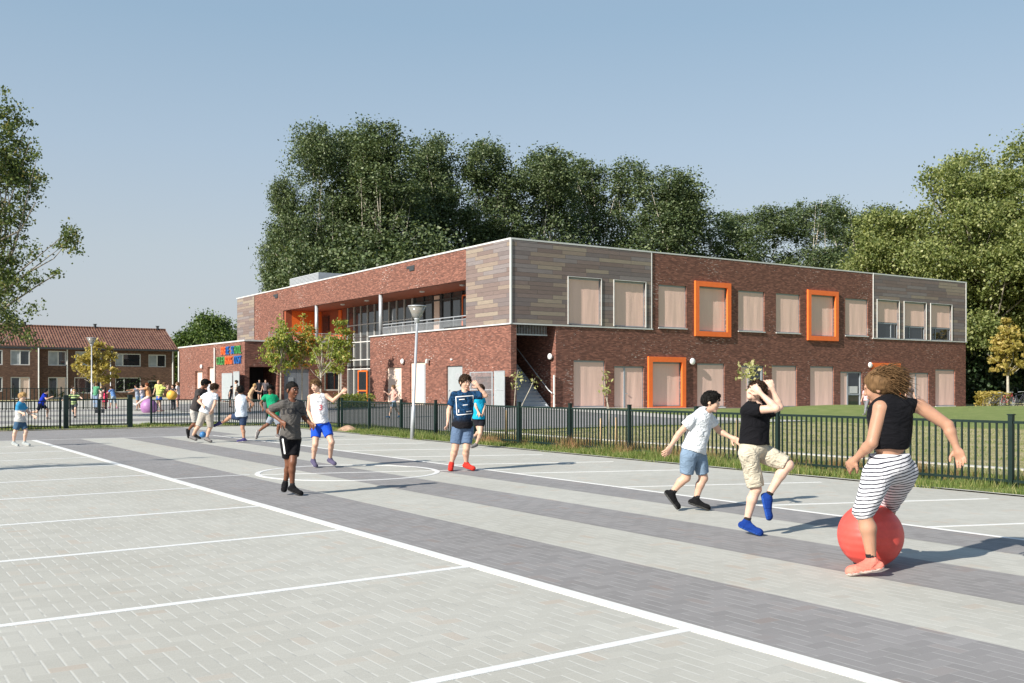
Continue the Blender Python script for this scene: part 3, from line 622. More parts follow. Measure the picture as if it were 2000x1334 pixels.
for a,b in ((6.08,6.94),(6.99,7.85)):
    k=MB(); y=34.79
    for x in (a,b): k.box((x-.0,y-.025,.1),(x+.045,y+.025,.96))
    for z in (.1,.92): k.box((a+.046,y-.02,z),(b-.001,y+.02,z+.045))
    for j in range(1,9): x=a+.045+(b-a-.045)*j/9; k.box((x-.01,y-.01,.146),(x+.01,y+.01,.919))
    o=k.build('gate_leaf',MT['fence'],g); k=MB(); k.box((b-.1 if a<6.5 else a+.05,y-.06,.5),(b-.0 if a<6.5 else a+.15,y-.03,.62)); k.build('latch',MT['darkframe'],o)
# far garden fence in front of the row houses
fence('steel_fence',[(x,62) for x in np.arange(-4,15.1,2.4)],'low dark railing in front of the gardens of the row houses','fence lines round the court',ht=1.25,ztop=1.3,bar=.2,bs=.018)
# ================================================================== STREET LAMPS
def lamp(x,y,h,hr,label,lean=0.,arm=False):
    z=float(hgt(x,y)); t=thing('street_lamp',(x,y,z),label,'street lamp','street lamps'); lx=lean*h
    top=np.array([x+lx*WM[0][0],y+lx*WM[0][1],z+h])
    k=MB(); b=np.array([x,y,z]); mid=b+(top-b)*.28; k.tube([b,mid,mid+(top-b)*.005,top],[.055,.052,.038,.032],12); k.build('pole',MT['metal'],t,smooth=True)
    if arm:
        return t
    k=MB(); k.lathe(top,[(.035,0),(.06,.02),(.075,.1),(.09,.12)],14); k.build('lamp_base',MT['metal'],t,smooth=True)
    k=MB(); k.lathe(top+np.array([0,0,.12]),[(.085,0),(.12,.05),(.30*hr,.40*hr)],20); k.build('lamp_shade',MT['lampshade'],t,smooth=True)
    k=MB(); k.lathe(top+np.array([0,0,.125+.40*hr]),[(.305*hr,-.004),(.32*hr,.0),(.315*hr,.02),(.1,.035)],20); k.build('lamp_cap',MT['metal'],t,smooth=True)
m,t_,b=newmat('smoked_lamp_glass'); b.inputs['Base Color'].default_value=(.42,.40,.36,1); b.inputs['Roughness'].default_value=.15; b.inputs['Transmission Weight'].default_value=.55; MT['lampshade']=m
pl=G(805,858); D=(1.4*F/(858-CY)); lamp(pl[0],pl[1],3.02,.76,'tall galvanised lamp post with funnel shaped head beside the bar fence',lean=.042)
p=G(179,800); Dl=p[0]*.55417+p[1]*.8324; lamp(p[0],p[1],3.65,.9,'lamp post with funnel head in the school yard in front of the row houses')
p=at(216,752.7,92); lamp(p[0],p[1],3.9,.9,'farther lamp post with funnel head behind the young yard tree')
# curved-arm lamp behind the school
x,y=PXp(668,550,60)[:2]; z=0; t=thing('street_lamp',(x,y,0),'tall lamp post with curved arm rising behind the school roof','street lamp','street lamps')
zt=float(PXp(668,500,60)[2]); xr=np.array(WM[0]); pts=[(x,y,0),(x,y,zt-1.2)]; Rr=1.15
for a in np.linspace(0,math.pi*.8,12): o=Rr-Rr*math.cos(a); pts.append((x+xr[0]*o,y+xr[1]*o,zt-1.2+Rr*1.5*math.sin(a)))
k=MB(); k.tube(pts,.06,8); k.build('pole',MT['white'],t,smooth=True)
# ================================================================== ROW HOUSES
HY=107.
def hx(px,d=0): return float(PYp(px,700,HY-d)[0])
def hz(py,px=200,d=0): return float(PYp(px,py,HY-d)[2])
eave,ridge=hz(678.5,200),float(PYp(200,641,HY+4.5)[2])
bounds=[(-42,22,'left brown brick row house under the birch branches with pale door panel'),(22.001,22,'x')]
def house(xa,xb,fwd,label,feats,px_pipe=None):
    t=thing('row_house',(xa,HY-fwd,0),label,'house','brown brick row houses with red tiled roofs'); y=HY-fwd; 
    wl=MB(); wall_holes(wl,'y',y,xa,xb,-1,eave,[(f[1],f[2],f[3],f[4]) for f in feats],.15,1)
    wl.quad((xa,y,-1),(xa,HY+9,-1),(xa,HY+9,eave),(xa,y,eave)); wl.quad((xb,y,-1),(xb,y,eave),(xb,HY+9,eave),(xb,HY+9,-1)); ry=HY+4.5
    wl.add([(xb,y,eave),(xb,HY+9,eave),(xb,ry,ridge-.1)],[(0,1,2)]); wl.add([(xa,y,eave),(xa,HY+9,eave),(xa,ry,ridge-.1)],[(0,1,2)])
    wl.build('wall',MT['brick_house'],t)
    r=MB(); e=.35; sl=(ridge-eave)/(ry-HY); xe=xb+(.25 if xb>27 else 0)
    for sg,ye in ((-1,HY-e-fwd*0.),(1,HY+9+e)):
        zz=eave-sl*e+.12
        r.add([(xa,ye,zz),(xe,ye,zz),(xe,ry,ridge),(xa,ry,ridge),(xa,ye,zz-.12),(xe,ye,zz-.12),(xe,ry,ridge-.12),(xa,ry,ridge-.12)],[(0,1,2,3),(4,7,6,5),(0,4,5,1),(1,5,6,2),(3,2,6,7),(0,3,7,4)])
    r.build('roof',MT['tile'],t)
    gt=MB(); gt.box((xa,HY-e-.12-fwd*0,eave-.28),(xe,HY-e+.02,eave-.1)); gt.build('gutter',MT['darkframe'],t)
    rd=MB(); rd.tube([(xa,ry,ridge+.02),(xe,ry,ridge+.02)],.12,8); rd.build('ridge_tiles',MT['tile'],t)
    for f in feats:
        kd,u0,u1,z0,z1=f[:5]; yy=y+.15
        k=MB(); w_=.09; k.box((u0,yy-.1,z0),(u0+w_,yy,z1)); k.box((u1-w_,yy-.1,z0),(u1,yy,z1)); k.box((u0+w_,yy-.1,z1-w_),(u1-w_,yy,z1)); k.box((u0+w_,yy-.1,z0),(u1-w_,yy,z0+w_))
        if len(f)>5: um=u0+(u1-u0)*f[5]; k.box((um-.05,yy-.1,z0+w_),(um+.05,yy,z1-w_))
        isd=kd=='door'; o=k.build('door' if isd else 'window',MT['white'],t)
        k=MB(); k.box((u0+w_,yy-.03,z0+w_),(u1-w_,yy-.02,z1-w_)); k.build('door_leaf' if isd else 'pane',MT['darkframe'] if isd else (MT['glass'] if kd!='blindw' else MT['curtain']),o)
        if kd=='half':
            k=MB(); k.box((u0+w_,yy-.045,z0+w_),(um-.05,yy-.031,z1-w_)); k.build('curtain',MT['curtain'],o)
        if kd=='cream':
            pass
        if kd=='doorp':
            k=MB(); k.box((um+.05,yy-.05,z0+w_),(u1-w_,yy-.031,z1-w_)); k.build('cream_panel',MT['cream'],o)
    for q in (px_pipe or []):
        k=MB(); k.tube([(q,y-.1,0),(q,y-.1,eave-.2)],.07,8); k.build('downpipe',MT['white'],t)
    for cx in (xb-.6,):
        k=MB(); k.lathe((cx,ry,ridge+.0),[(.14,0),(.14,.35),(.2,.36),(.2,.42)],10); k.build('chimney',MT['darkframe'],t)
    return t
MT['curtain']=plain('curtain_cloth',(.33,.36,.38),.7,var=.25,scale=1.5)
X=hx
zu0,zu1=hz(715),hz(687); zg1=hz(737)
house(X(-80),X(75),.45,'brown brick row house at the left edge behind the birch branches',[('half',X(-30),X(4),zu0,zu1,.5),('half',X(19),X(57),zu0,zu1,.5),('doorp',X(19.5),X(57),.1,zg1,.48),('window',X(-30),X(4),.8,zg1,.6)],[X(74)])
house(X(75)+.01,X(216),0,'middle brown brick row house behind the yard tree and the lamp post',[('half',X(94),X(129),zu0,zu1,.56),('half',X(147),X(198),zu0,zu1,.72),('doorp',X(94),X(129),.1,zg1,.5),('window',X(145),X(198),.6,zg1,.7)],[X(131)])
house(X(216)+.01,X(341),0,'right hand brown brick row house with large ground floor window next to the school wing',[('half',X(225),X(275),zu0-.0,zu1-.15,.3),('half',X(290),X(324),zu0-.05,zu1-.2,.5),('window',X(225),X(275),.7,zg1,.35),('door',X(289),X(309),.1,zg1-.3)],[X(337)])
# neighbours to the left so the terrace does not stop in mid air
house(X(-330),X(-80)-.01,.45,'brown brick row house farthest left beyond the birch',[('half',X(-120),X(-95),zu0,zu1,.5)])
# ================================================================== TREES AND PLANTS
rng=np.random.default_rng(5)
def leaf_quads(P,s,rg,up=.0,asp=.7):
    """diamond shaped leaves at points P with size s"""
    n=len(P); a=rg.normal(size=(n,3)); a/=np.linalg.norm(a,axis=1)[:,None]; b=rg.normal(size=(n,3)); b[:,2]-=up; b-=a*(a*b).sum(1)[:,None]; b/=np.linalg.norm(b,axis=1)[:,None]
    s=(s*rg.uniform(.6,1.3,n))[:,None]
    V=np.stack([P-a*s*.5,P+b*s*.5*asp,P+a*s*.5,P-b*s*.5*asp],1).reshape(-1,3)
    return V,np.arange(4*n).reshape(n,4)
def crown_points(lobes,ncl,per,rc,rg,shell=.55):
    """twig clusters spread through ellipsoid lobes (centre, radii), weighted to the outside"""
    w_=np.array([l[1][0]*l[1][1]*l[1][2] for l in lobes])**.67; w_/=w_.sum(); idx=rg.choice(len(lobes),ncl,p=w_)
    c=np.array([lobes[i][0] for i in idx],float); r=np.array([lobes[i][1] for i in idx],float)
    d=rg.normal(size=(ncl,3)); d/=np.linalg.norm(d,axis=1)[:,None]; rad=rg.uniform(shell**3,1,ncl)**(1/3)
    C=c+d*r*rad[:,None]
    rcs=rc*rg.uniform(.5,1.35,ncl)
    P=np.repeat(C,per,0)+rg.normal(size=(ncl*per,3))*np.repeat(rcs,per)[:,None]*np.array([1,1,.75])
    return P,C
def limbs(base,C,rt,rg,n=26,fork=.35,h0=None):
    """trunk with forks and limbs that reach twig clusters"""
    k=MB(); base=np.array(base,float); top=C[np.argmax(C[:,2])]; 
    h0=h0 if h0 is not None else base[2]+(top[2]-base[2])*fork
    ctr=C.mean(0); P=[base,base+np.array([0,0,(h0-base[2])*.5])+rg.normal(size=3)*rt*.3,np.array([base[0]*.8+ctr[0]*.2,base[1]*.8+ctr[1]*.2,h0]),np.array([ctr[0],ctr[1],(h0+top[2])/2]),top*.5+np.array([ctr[0],ctr[1],top[2]])*.5]
    k.tube(P,[rt*1.25,rt,rt*.85,rt*.45,rt*.1],8)
    sel=C[rg.choice(len(C),min(n,len(C)),replace=False)]
    for q in sel:
        zz=h0*.9+(max(q[2],h0)-h0)*rg.uniform(.15,.6); f=np.clip((zz-h0)/(P[4][2]-h0+1e-6),0,1); s=P[2]*(1-f)+P[3]*f if f<.5 else P[2]*(1-f)+P[4]*f; s=s.copy(); s[2]=zz
        mid=(s+q)/2+rg.normal(size=3)*np.linalg.norm(q-s)*.06; mid[2]-=np.linalg.norm(q-s)*.04
        r=rt*.34*(1-.5*f); k.tube([s,mid,q],[r,r*.6,r*.15],5)
    return k
def tree(name,base,lobes,ncl,per,rc,ls,mat,bark,label,cat,group,rt,seed,n=26,fork=.35,h0=None,up=.2,shell=.55,asp=.7):
    rg=np.random.default_rng(seed); base=np.array(base,float)
    t=thing(name,base,label,cat,group); lob=[(base+np.array(c),r) for c,r in lobes]
    P,C=crown_points(lob,ncl,per,rc,rg,shell); V,Fc=leaf_quads(P,ls,rg,up,asp)
    fast_mesh('crown',V,Fc,mat,t,smooth=False); limbs(base,C,rt,rg,n,fork,(base[2]+h0) if h0 else None).build('trunk',bark,t,smooth=True); return t
def copy_thing(src,loc,rot,scale,label,group=None):
    r=src.copy(); COL.objects.link(r); r.location=loc; r.rotation_euler=(0,0,rot); r.scale=scale; r['label']=label
    if group: r['group']=group
    for ch in list(src.children):
        c=ch.copy(); COL.objects.link(c); c.parent=r
        for g_ in list(ch.children): d=g_.copy(); COL.objects.link(d); d.parent=c
    return r
LP=leaf_mat('poplar_leaves',[(0,(.035,.058,.024)),(.35,(.068,.102,.040)),(.75,(.125,.165,.068)),(.95,(.20,.24,.12)),(1,(.30,.34,.22))],.25,.5)
LPl=leaf_mat('plane_leaves',[(0,(.07,.10,.03)),(.4,(.16,.20,.06)),(.8,(.30,.335,.12)),(1,(.46,.47,.22))],.42,.5)
LB=leaf_mat('birch_leaves',[(0,(.04,.065,.02)),(.5,(.085,.125,.035)),(.9,(.17,.21,.06)),(1,(.26,.22,.08))],.3,.5)
LY=leaf_mat('young_leaves',[(0,(.14,.20,.04)),(.5,(.26,.33,.07)),(.85,(.42,.45,.13)),(1,(.5,.3,.08))],.45,.5)
LA=leaf_mat('autumn_leaves',[(0,(.20,.17,.04)),(.5,(.38,.32,.08)),(1,(.52,.40,.14))],.4,.5)
LD=leaf_mat('hedge_leaves',[(0,(.012,.025,.010)),(.5,(.022,.045,.016)),(1,(.05,.085,.03))],.2,.5)
PG='poplars behind the school'
# poplar row parallel to the long facade; a few crown shapes, each tree with its own label
def pop_lobes(rg,h,w_):
    L_=[((0,0,h*.52),(w_*.88,w_*.88,h*.37))]
    for i in range(14):
        a=rg.uniform(0,6.28); z=rg.uniform(.2,.9)*h; q=w_*(.72 if z<h*.7 else .48); L_.append(((math.cos(a)*q,math.sin(a)*q,z),(w_*.36,w_*.36,h*rg.uniform(.07,.12))))
    for i in range(4): a=rg.uniform(0,6.28); L_.append(((math.cos(a)*w_*.4,math.sin(a)*w_*.4,h*.9),(w_*.34,w_*.34,h*.095)))
    return L_
PY=92.0
poplars=[ # picture x of the crown, picture y of its top, half width in m, what sets it apart
(578,345,2.5,'slender leaning poplar at the left end of the row, half the height of its neighbour'),
(622,243,3.6,'tallest pale stemmed poplar near the left end of the row'),
(690,262,4.5,'dense poplar behind the rooftop ventilation unit, third from the left end'),
(745,246,4.8,'broad poplar with rounded top directly right of the curved arm lamp'),
(815,262,4.3,'dark full poplar whose top touches the gap before the silvery one'),
(905,270,4.8,'poplar with silvery upturned leaves above the timber clad corner'),
(985,330,4.0,'lower poplar in the notch above the corner of the school roof'),
(1060,292,4.8,'round topped poplar rising just right of the school corner'),
(1180,308,5.0,'broad poplar above the left half of the long facade'),
(1285,335,5.4,'poplar stepping down in height above the first upper orange window'),
(1375,364,5.8,'poplar standing alone above the centre of the long facade'),
(1475,405,5.8,'low poplar between two taller ones over the long facade'),
(1585,388,5.0,'wind ruffled poplar above the second upper orange window'),
(1680,404,5.8,'last dark poplar at the right end of the row beside the plane trees')]
protos=[]
for v in range(4):
    rg=np.random.default_rng(40+v); h=26.
    protos.append((h,tree('poplar',(200+v*20,400,0),pop_lobes(rg,h,4.6),700,84,.46,.215,LP,MT['barkl'],'x','tree',PG,.28,50+v,n=40,fork=.12,up=.3,shell=.5)))
used=set()
for i,(px,py,hw,lab) in enumerate(poplars):
    yy=PY+(i%3-1)*2.2+(3 if i in (0,2,4,6) else 0); d=ray(px,700); s=yy/d[1]; x=d[0]*s; D=s; top=H+(CY-py)/F*D; sc=top/26.; v=(i*7+i//4)%4
    h,src=protos[v]; rot=rnd.uniform(0,6.28)
    if v not in used:
        used.add(v); t=src; t.location=(x,yy,0); t.rotation_euler=(0,0,rot); t.scale=(hw/3.55,hw/3.55,sc); t['label']=lab
    else: copy_thing(src,(x,yy,0),rot,(hw/3.55,hw/3.55,sc),lab)
# second, lower rank closing the view below the crowns
rank=[('understorey_tree','low bushy tree %s' % q) for q in ('behind the left end of the school roof','behind the gallery roof','under the silvery poplar','behind the timber corner','behind the first upper windows','behind the middle of the long facade','behind the right part of the long facade','beside the right end of the school roof')]
us=tree('understorey_tree',(300,400,0),[((0,0,7),(4.8,4.8,5.5)),((2.5,1,9),(2.6,2.6,3)),((-2.5,-1,10),(2.6,2.6,2.6))],420,80,.6,.24,LP,MT['bark'],rank[0][1],'tree','low trees behind the school',.25,77,n=20,fork=.15,up=.2,shell=.4)
for i,(px,dy) in enumerate(((640,2),(730,-1),(890,1),(1010,-2),(1160,0),(1340,2),(1480,-1),(1640,0))):
    yy=PY-3.5+dy*.6; d=ray(px,700); s=yy/d[1]; loc=(d[0]*s,yy,0); sc=1.15 if i<5 else 1.0
    if i==0: us.location=loc; us.scale=(sc,sc,sc)
    else: copy_thing(us,loc,rnd.uniform(0,6.28),(sc*1.35,sc*1.35,sc*rnd.uniform(1.0,1.2)),rank[i][1])
# plane trees on the right
def big(px,pyt,D,w_,lab,seed,mat=LPl,grp='bright plane trees on the right',name='plane_tree',hs=.5):
    p=at(px,CY,D); top=H+(CY-pyt)/F*D; rg=np.random.default_rng(seed); lob=[((0,0,top*.55),(w_*.85,w_*.85,top*.34))]
    for i in range(16):
        a=rg.uniform(0,6.28); z=rg.uniform(.25,.93)*top; q=w_*math.sqrt(max(.06,1-abs(z/top-.5)*1.7))*.85; lob.append(((math.cos(a)*q,math.sin(a)*q,z),(w_*.3,w_*.3,top*.075)))
    lob.append(((0,0,top*.9),(w_*.3,w_*.3,top*.09)))
    return tree(name,(p[0],p[1],0),lob,860,84,.52,.265,mat,MT['bark'],lab,'tree',grp,.45,seed,n=46,fork=.2,up=.3,shell=.5)
big(2010,262,92,9.5,'largest light green plane tree filling the right edge of the picture',101)
big(1880,330,90,7.2,'light green plane tree stepping down toward the school end',102)
big(1770,408,92,6.2,'lowest light green plane tree just above the right end of the roof',103)
big(2120,300,88,8.,'plane tree continuing beyond the right edge',104)
# birch on the left, partly outside the picture
p=at(-75,CY,42); rg=np.random.default_rng(3); B0=np.array([p[0],p[1],0]); rr=np.array([WM[0][0],WM[0][1],0]); uz=np.array([0,0,1.])
def bl(px,py,D,r): q=at(px,py,D)-B0; return (q,(r,r,r*.9))
lob=[bl(-60,330,42,2.4),bl(-20,300,42,1.5),bl(10,240,42,1.05),bl(15,330,42,1.3),bl(60,300,41.6,.75),bl(60,360,41.6,.7),bl(0,440,42,1.25),bl(40,420,41.6,.55),bl(-60,500,42,2),bl(0,520,41.6,.9),bl(35,490,41.4,.42),bl(75,500,41.3,.4),bl(110,480,41.2,.42),bl(135,460,41.1,.42),bl(148,488,41.1,.30),bl(115,530,41.2,.32),bl(60,550,41.3,.5),bl(15,570,41.5,.8),bl(10,620,41.3,.8),bl(45,640,41.1,.50),bl(60,600,41.1,.35),bl(-50,620,42,1.6),bl(60,665,41.,.38),bl(0,200,42,.6)]
t=thing('birch_tree',B0,'tall loose birch reaching in from the left edge with drooping branches','tree')
P,C=crown_points([(B0+a,b) for a,b in lob],640,44,.19,rg,.1); V,Fc=leaf_quads(P,.125,rg,.3); fast_mesh('crown',V,Fc,LB,t,smooth=False)
k=limbs(B0,C,.20,rg,60,.12); 
for pts in (((-60,560),(20,560),(60,530),(105,505),(135,470)),((-60,640),(10,600),(70,560),(115,532)),((-70,460),(0,470),(40,450),(70,395)),((-60,640),(20,630),(60,660))): k.tube([at(*q,41.4) for q in pts],[.06,.045,.03,.018,.008][:len(pts)],6)
k.build('trunk',MT['bark'],t,smooth=True)
# tree behind the wing
big(405,615,125,5.2,'round bright green tree between the row houses and the school wing',120,mat=leaf_mat('lime_leaves',[(0,(.03,.06,.015)),(.5,(.07,.12,.025)),(1,(.17,.23,.06))],.3,.5),grp='trees beside the wing',name='round_tree')
big(352,700,128,3.0,'small dark bush tree at the corner of the last row house',121,mat=LD,grp='trees beside the wing',name='round_tree')
# young yard trees
def young(px,py_base,py_top,cw,label,seed,mat=LY,D=None,bare=0.,crown0=.35,nm='young_tree',rt=.035,leaf=.12,ncl=None,grp='young trees in the school grounds'):
    if D is None: b=G(px,py_base); b[2]=float(hgt(b[0],b[1])); D=b[0]*WM[2][0]+b[1]*WM[2][1]
    else: b=at(px,CY,D); b[2]=float(hgt(b[0],b[1]))
    top=H+(CY-py_top)/F*D; hh=top-b[2]; rad=cw/F*D/2
    lob=[((0,0,hh*(crown0+(1-crown0)*.35)),(rad,rad,hh*(1-crown0)*.33)),((rad*.3,0,hh*(crown0+(1-crown0)*.65)),(rad*.62,rad*.62,hh*(1-crown0)*.25)),((-rad*.3,-rad*.1,hh*(crown0+(1-crown0)*.55)),(rad*.6,rad*.6,hh*(1-crown0)*.3)),((0,0,hh*.93),(rad*.22,rad*.22,hh*.07))]
    n=ncl or int(60*(1-bare)); rg=np.random.default_rng(seed); t=thing(nm,b,label,'tree',grp)
    P,C=crown_points([(b+np.array(c),r) for c,r in lob],max(n,6),34,.14,rg,.2)
    V,Fc=leaf_quads(P,leaf,rg,.3); fast_mesh('crown',V,Fc,mat,t,smooth=False); _,C2=crown_points([(b+np.array(c),r) for c,r in lob],36,1,.05,rg,.6); limbs(b,C2,rt,rg,26,crown0,b[2]+hh*crown0).build('trunk',MT['barkl'],t,smooth=True); return t
young(548,0,622,72,'leafy young tree in front of the dark passage of the wing',201,D=62,crown0=.34,rt=.05,leaf=.17,ncl=88)
young(590,0,616,58,'young tree with one bright orange cluster in front of the grey double door',202,D=63,crown0=.36,rt=.045,leaf=.17,ncl=70,mat=leaf_mat('turning_leaves',[(0,(.16,.19,.04)),(.5,(.30,.33,.08)),(.75,(.52,.40,.11)),(1,(.75,.28,.05))],.4,.5))
young(626,0,632,60,'nearly bare young tree with fanned pale branches behind the boy in blue shorts',203,D=58,crown0=.35,bare=.82,rt=.06,leaf=.16,ncl=13)
young(662,0,622,64,'leafy young tree in front of the glazed school entrance',204,D=61,crown0=.34,rt=.045,leaf=.17,ncl=80)
young(188,0,668,84,'young yard tree with yellow green crown in front of the middle row house',205,D=66,crown0=.35,rt=.08,leaf=.22,ncl=75,mat=LA)
young(1968,0,622,78,'golden young tree beside the parked bicycles at the right edge',206,D=74,crown0=.36,rt=.10,leaf=.3,ncl=85,mat=LA)
t=young(-1012,0,0,10,'x',1) if False else None
b=np.array([-3.9,17.8,0.]); rg=np.random.default_rng(8); t=thing('young_tree',b,'slender yard tree beyond the left edge whose long thin shadow crosses the court','tree','young trees in the school grounds')
lobs=[(b+np.array([0,0,3.6]),(.42,.42,1.3)),(b+np.array([.2,.25,2.6]),(.3,.3,.6)),(b+np.array([-.1,-.25,4.6]),(.25,.25,.8)),(b+np.array([0,0,5.6]),(.1,.1,.5))]; P,C=crown_points(lobs,52,30,.12,rg,.2); V,Fc=leaf_quads(P,.10,rg,.3); fast_mesh('crown',V,Fc,LY,t,smooth=False); limbs(b,C,.06,rg,30,.3,1.8).build('trunk',MT['barkl'],t,smooth=True)
# thin saplings just behind the fence, with stakes
def sapling(px,pyb,pts,tufts,label,seed,ls=.10):
    b=G(px,pyb); D=b[0]*WM[2][0]+b[1]*WM[2][1]; rg=np.random.default_rng(seed); t=thing('sapling',b,label,'sapling','thin saplings on the lawn behind the fence')
    k=MB(); 
    for p_ in pts: k.tube([b]+[at(*q,D) for q in p_],[.016]+[.011]*(len(p_)-1)+[.004],6)
    k.build('stem',MT['barkl'],t,smooth=True)
    P=np.concatenate([at(a,c,D)+rg.normal(size=(n_,3))*s for a,c,s,n_ in tufts]); V,Fc=leaf_quads(P,ls,rg,.2,.5); fast_mesh('leaves',V,Fc,MT['sapl'],t,smooth=False)
MT['sapl']=leaf_mat('pale_sapling_leaves',[(0,(.24,.26,.09)),(.6,(.42,.42,.19)),(1,(.55,.50,.28))],.4,.5)
sapling(1006,852,[[(1004,800),(1008,740),(1012,722)],[(1020,790),(1035,760),(1045,738)]],[(1010,735,.10,34),(1006,750,.09,20),(1043,745,.08,20)],'forked sapling with leaf tufts in front of the corner stairs',301)
sapling(1189,862,[[(1190,800),(1182,770),(1181,730)],[(1186,790),(1186,760)]],[(1183,745,.10,26),(1183,765,.09,24),(1181,730,.06,10)],'upright sapling with yellow leaves beside the first ground floor window',302)
sapling(1461,872,[[(1461,800),(1463,740),(1465,715)]],[(1452,725,.10,24),(1475,722,.10,24),(1463,735,.12,40),(1470,712,.06,10)],'sapling whose leafy top shows above the leaping boy',303,.12)
def stake(px,pyb,pyt,label):
    b=G(px,pyb); b[2]=0; D=b[0]*WM[2][0]+b[1]*WM[2][1]; tz=H+(CY-pyt)/F*D; k=MB(); k.tube([(b[0],b[1],-.05),(b[0],b[1],tz-.02),(b[0],b[1],tz)],[.03,.028,.018],8); k.build('tree_stake',MT['stake'],smooth=True,origin=b,label=label,cat='stake',group='wooden tree stakes on the lawn')
stake(988,858,801,'wooden stake behind the fence left of the forked sapling'); stake(1174,872,817,'left wooden stake of the pair around the upright sapling'); stake(1204,874,815,'right wooden stake of the pair around the upright sapling'); stake(1440,882,818,'wooden stake behind the fence left of the leaping boy')
# hedges and dark undergrowth
def hedge(name,x0,x1,y0,y1,h,n,ls,mat,label,seed,cat='hedge'):
    rg=np.random.default_rng(seed); z0=float(hgt((x0+x1)/2,(y0+y1)/2)); P=np.stack([rg.uniform(x0,x1,n),rg.uniform(y0,y1,n),z0+h*rg.uniform(0,1,n)**.8*(1+.15*np.sin(rg.uniform(0,50,n)))],1)
    t=thing(name,((x0+x1)/2,(y0+y1)/2,z0),label,cat); V,Fc=leaf_quads(P,ls,rg,.1); fast_mesh('foliage',V,Fc,mat,t,smooth=False)
    k=MB(); 
    for i in range(6): x=x0+(x1-x0)*(i+.5)/6; k.tube([(x,(y0+y1)/2,z0),(x,(y0+y1)/2,z0+h*.7)],[.05,.02],6)
    k.build('stems',MT['bark'],t)
hedge('dark_hedge',69.8,92,50,56,7.5,26000,.42,LD,'dark dense hedge closing the view right of the school end wall',401)
hedge('dark_hedge',88,112,56,62,8,16000,.5,LD,'dark hedge farther right below the plane trees',402)
p=at(252,CY,104); hedge('dark_bush',p[0]-2.4,p[0]+2.6,p[1]-1.5,p[1]+1,2.2,5200,.28,LD,'dark green bush in front of the right hand row house',403,'bush')
p=at(100,CY,99); hedge('garden_hedge',p[0]-9,p[0]+5,p[1]-.5,p[1]+.5,.75,5200,.24,LB,'low garden hedge below the left row houses',404)
p=at(85,CY,100); hedge('dark_bush',p[0]-1.2,p[0]+1,p[1]-.5,p[1]+.5,1.9,1600,.25,LD,'narrow dark shrub between the doors of the left row houses',405,'bush')
p=at(692,CY,56); hedge('flower_bed',p[0]-.9,p[0]+.9,p[1]-1.0,p[1]+1.0,.7,1000,.15,LY,'yellow green shrub bed in front of the glazed entrance',406,'bush')
p=at(1935,CY,72); hedge('yellow_shrub',p[0]-1.2,p[0]+1.6,p[1]-.6,p[1]+.6,1.0,1500,.2,LA,'yellowish shrub in front of the parked bicycles',407,'bush')
# grass blades along the fence
def blades(name,x0,x1,y0,y1,n,h0,h1,wd,mat,seed,edge=None,clump=0):
    rg=np.random.default_rng(seed); x=rg.uniform(x0,x1,n); y=rg.uniform(y0,y1,n)
    if clump:
        cx_=rg.uniform(x0,x1,clump); cy_=rg.uniform(y0,y1,clump); ii=rg.integers(0,clump,n); x=cx_[ii]+rg.normal(size=n)*.12; y=cy_[ii]+rg.normal(size=n)*.16
    if edge is not None: kk=x>edge(y); x,y=x[kk],y[kk]; n=len(x)
    z=hgt(x,y); a=rg.uniform(0,6.28,n); h=rg.uniform(h0,h1,n)*(.65+.5*np.sin(x*3.1+y*1.7)*np.sin(y*2.3)); l=h*rg.uniform(.1,.7,n); b=rg.uniform(0,6.28,n)
    A=np.stack([x-np.cos(a)*wd,y-np.sin(a)*wd,z],1); B=np.stack([x+np.cos(a)*wd,y+np.sin(a)*wd,z],1); Cc=np.stack([x+np.cos(b)*l,y+np.sin(b)*l,z+h],1)
    V=np.stack([A,B,Cc],1).reshape(-1,3); return fast_mesh(name,V,np.arange(3*n).reshape(n,3),mat,smooth=False,kind='stuff')
edge=lambda y: 12.36+.07*np.sin(y*2.1)+.05*np.sin(y*5.7+1)
tag(blades('verge_grass',12.25,14.1,3.5,30,125000,.05,.22,.006,MT['blade'],501,edge),'long green grass growing along both sides of the court fence','grass')
tag(blades('dry_weeds',12.9,13.7,6,21,6500,.12,.42,.006,MT['weed'],502,None,70),'dry brown weeds standing among the fence bars','weeds')
tag(blades('verge_grass',-6,12.4,34.42,36.6,36000,.04,.14,.012,MT['blade'],503),'short grass strip under the far fence beside the gate','grass')
tag(blades('lawn_grass',14.2,31,4,27,60000,.03,.09,.010,MT['blade'],504),'short sparse grass on the lawn behind the fence','grass')
sheet('verge_soil',12.36,14.9,-4,34,MT['lawng'],.018)
# small soil heap beside the fence and litter leaves
rg=np.random.default_rng(9); k=MB(); p=G(679,842); vs=[];fs=[]
n=22
for i in range(n+1):
    for j in range(n+1):
        u,v=(i/n-.5)*2,(j/n-.5)*2; r=math.hypot(u,v); vs.append((p[0]+u*.42,p[1]+v*.6,.012+max(0,.16*(math.cos(min(r,1)*math.pi)+1)/2+.015*math.sin(u*13+v*9)*max(0,1-r))))
for i in range(n):
    for j in range(n): q=i*(n+1)+j; fs.append((q,q+n+1,q+n+2,q+1))
k.add(vs,fs); k.build('soil_heap',plain('sandy_soil',(.42,.27,.18),.95,var=.3,scale=9,bs=.6),smooth=True,origin=(p[0],p[1],0),label='small heap of sandy soil at the foot of the fence',cat='soil heap')
